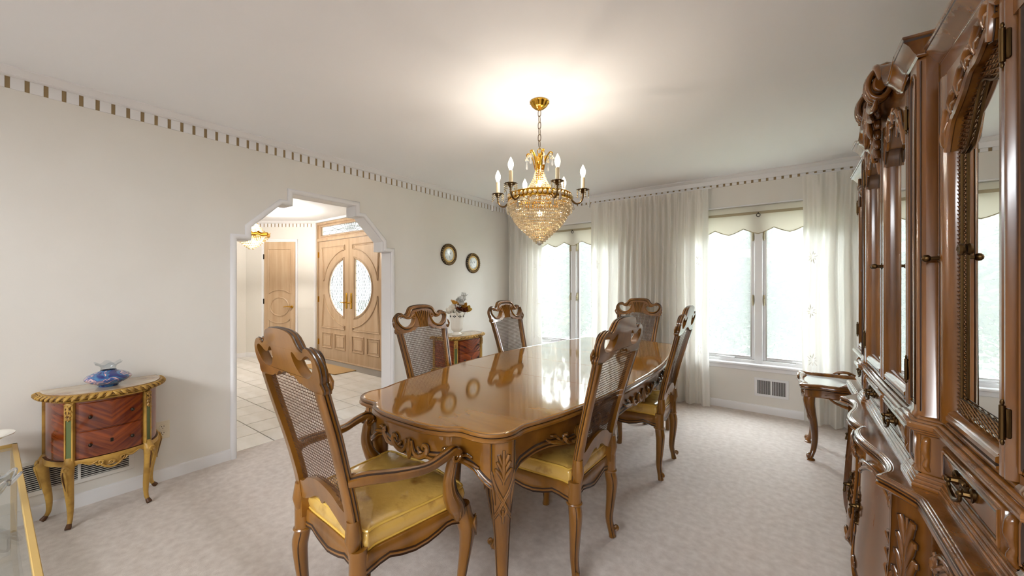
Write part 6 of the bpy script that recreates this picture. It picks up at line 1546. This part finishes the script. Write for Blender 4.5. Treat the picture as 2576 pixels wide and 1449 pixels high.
b = MB(); b.tube([((.092 + .009 * cos(9*a)) * cos(a), (.092 + .009 * cos(9*a)) * sin(a), .113 + .014 * cos(9*a)) for a in [2*pi*k/90 for k in range(90)]], .005, 6, closed=True); b.obj('ruffled_rim', [M['prism']], cb)
dsh = thing('white_dish', 'small white porcelain dish at the left edge near the wall', 'dish', (-3.13, -.01, GZ - .0075))
b = MB(); b.lathe([(0, 0), (.030, 0), (.032, .006), (.022, .012), (.024, .05), (.05, .085), (.085, .105), (.098, .108), (.098, .112), (.080, .110), (.045, .092), (0, .088)], 40); b.obj('bowl', [M['whitepot']], dsh)

# ------------------------------------------------------------------ outdoors: lawn and shrubs beyond the windows
b = MB(); b.box((-40, YB + 0.4, -0.55), (30, 60, -0.45)); struct(b.obj('ground', M['lawn']))
def shrub(x, y, h, r, m, label, n=9000, ls=.085):
    rnd = random.Random(int(abs(x * 131 + y * 17))); root = thing('shrub', label, 'shrub', (x, y, -.45), 0, 'shrubs beyond the windows')
    b = MB(); b.tube(cr([(0, 0, 0), (.05, .02, h * .3), (-.04, .05, h * .55), (.02, 0, h * .8)], 4), [.11, .08, .06, .03], 8)
    for k in range(5): a = 2*pi*k/5 + x; b.tube([(0, 0, h * .22 + .1 * k), (r * .5 * cos(a), r * .5 * sin(a), h * (.45 + .06 * k))], [.05, .02], 6)
    b.obj('trunk', [M['bark']], root)
    blobs = [(rnd.uniform(-.5, .5) * r, rnd.uniform(-.5, .5) * r, h * rnd.uniform(.2, .85), r * rnd.uniform(.45, .7)) for _ in range(16)]
    b = MB(); vs = []; fs = []
    for i in range(n):
        bx, by, bz, br = blobs[i % 16]; d = Vector((rnd.gauss(0, 1), rnd.gauss(0, 1), rnd.gauss(0, 1))).normalized() * br * rnd.uniform(.55, 1.05)
        c = Vector((bx, by, bz)) + d; c.z = max(c.z, .05); u = Vector((rnd.gauss(0, 1), rnd.gauss(0, 1), rnd.gauss(0, .6))).normalized(); v = u.orthogonal().normalized(); s_ = ls * rnd.uniform(.6, 1.3); o = len(vs)
        vs += [c + u * s_, c + v * s_ * .45, c - u * s_ * .8, c - v * s_ * .45]; fs.append((o, o+1, o+2, o+3))
    b.add(vs, fs); stuff(b.obj('foliage', [m], root, ang=180, recalc=False))
LA, LB_ = M['leaf_a'], M['leaf_b']
for i, (x, y, h, r, m, lab) in enumerate([(-8.2, 11.5, 4.6, 2.0, LB_, 'tall green shrub far left beyond the corner window'), (-6.0, 10.5, 4.2, 1.9, LA, 'pale green shrub seen through the corner window'), (-4.3, 11.2, 4.4, 1.8, LB_, 'green shrub outside behind the gathered middle curtain'),
        (-2.6, 10.2, 3.6, 1.7, LA, 'yellowish shrub low outside the right window, left pane'), (-1.3, 11.8, 4.8, 1.9, LB_, 'taller green tree outside the right window, left pane'), (.4, 11.0, 4.6, 1.9, LB_, 'green tree outside the right window, right pane'), (2.4, 11.5, 4.4, 1.9, LA, 'pale shrub outside behind the right curtain'), (-10.6, 12.0, 4.6, 2.1, LA, 'pale shrub outside past the front doors'),
        (-9.0, 17.5, 5.4, 2.6, LB_, 'distant tree behind the hedge, first from the far left'), (-5.2, 18.0, 5.6, 2.6, LB_, 'distant tree behind the hedge beyond the corner window'), (-1.8, 17.5, 5.4, 2.7, LA, 'distant tree behind the hedge beyond the right window'), (1.6, 18.0, 5.6, 2.7, LB_, 'distant tree behind the hedge at the right end'), (.1, 14.6, 4.6, 2.2, LB_, 'tree just behind the green tree of the right window pane')]):
    shrub(x, y, h, r, m, lab)
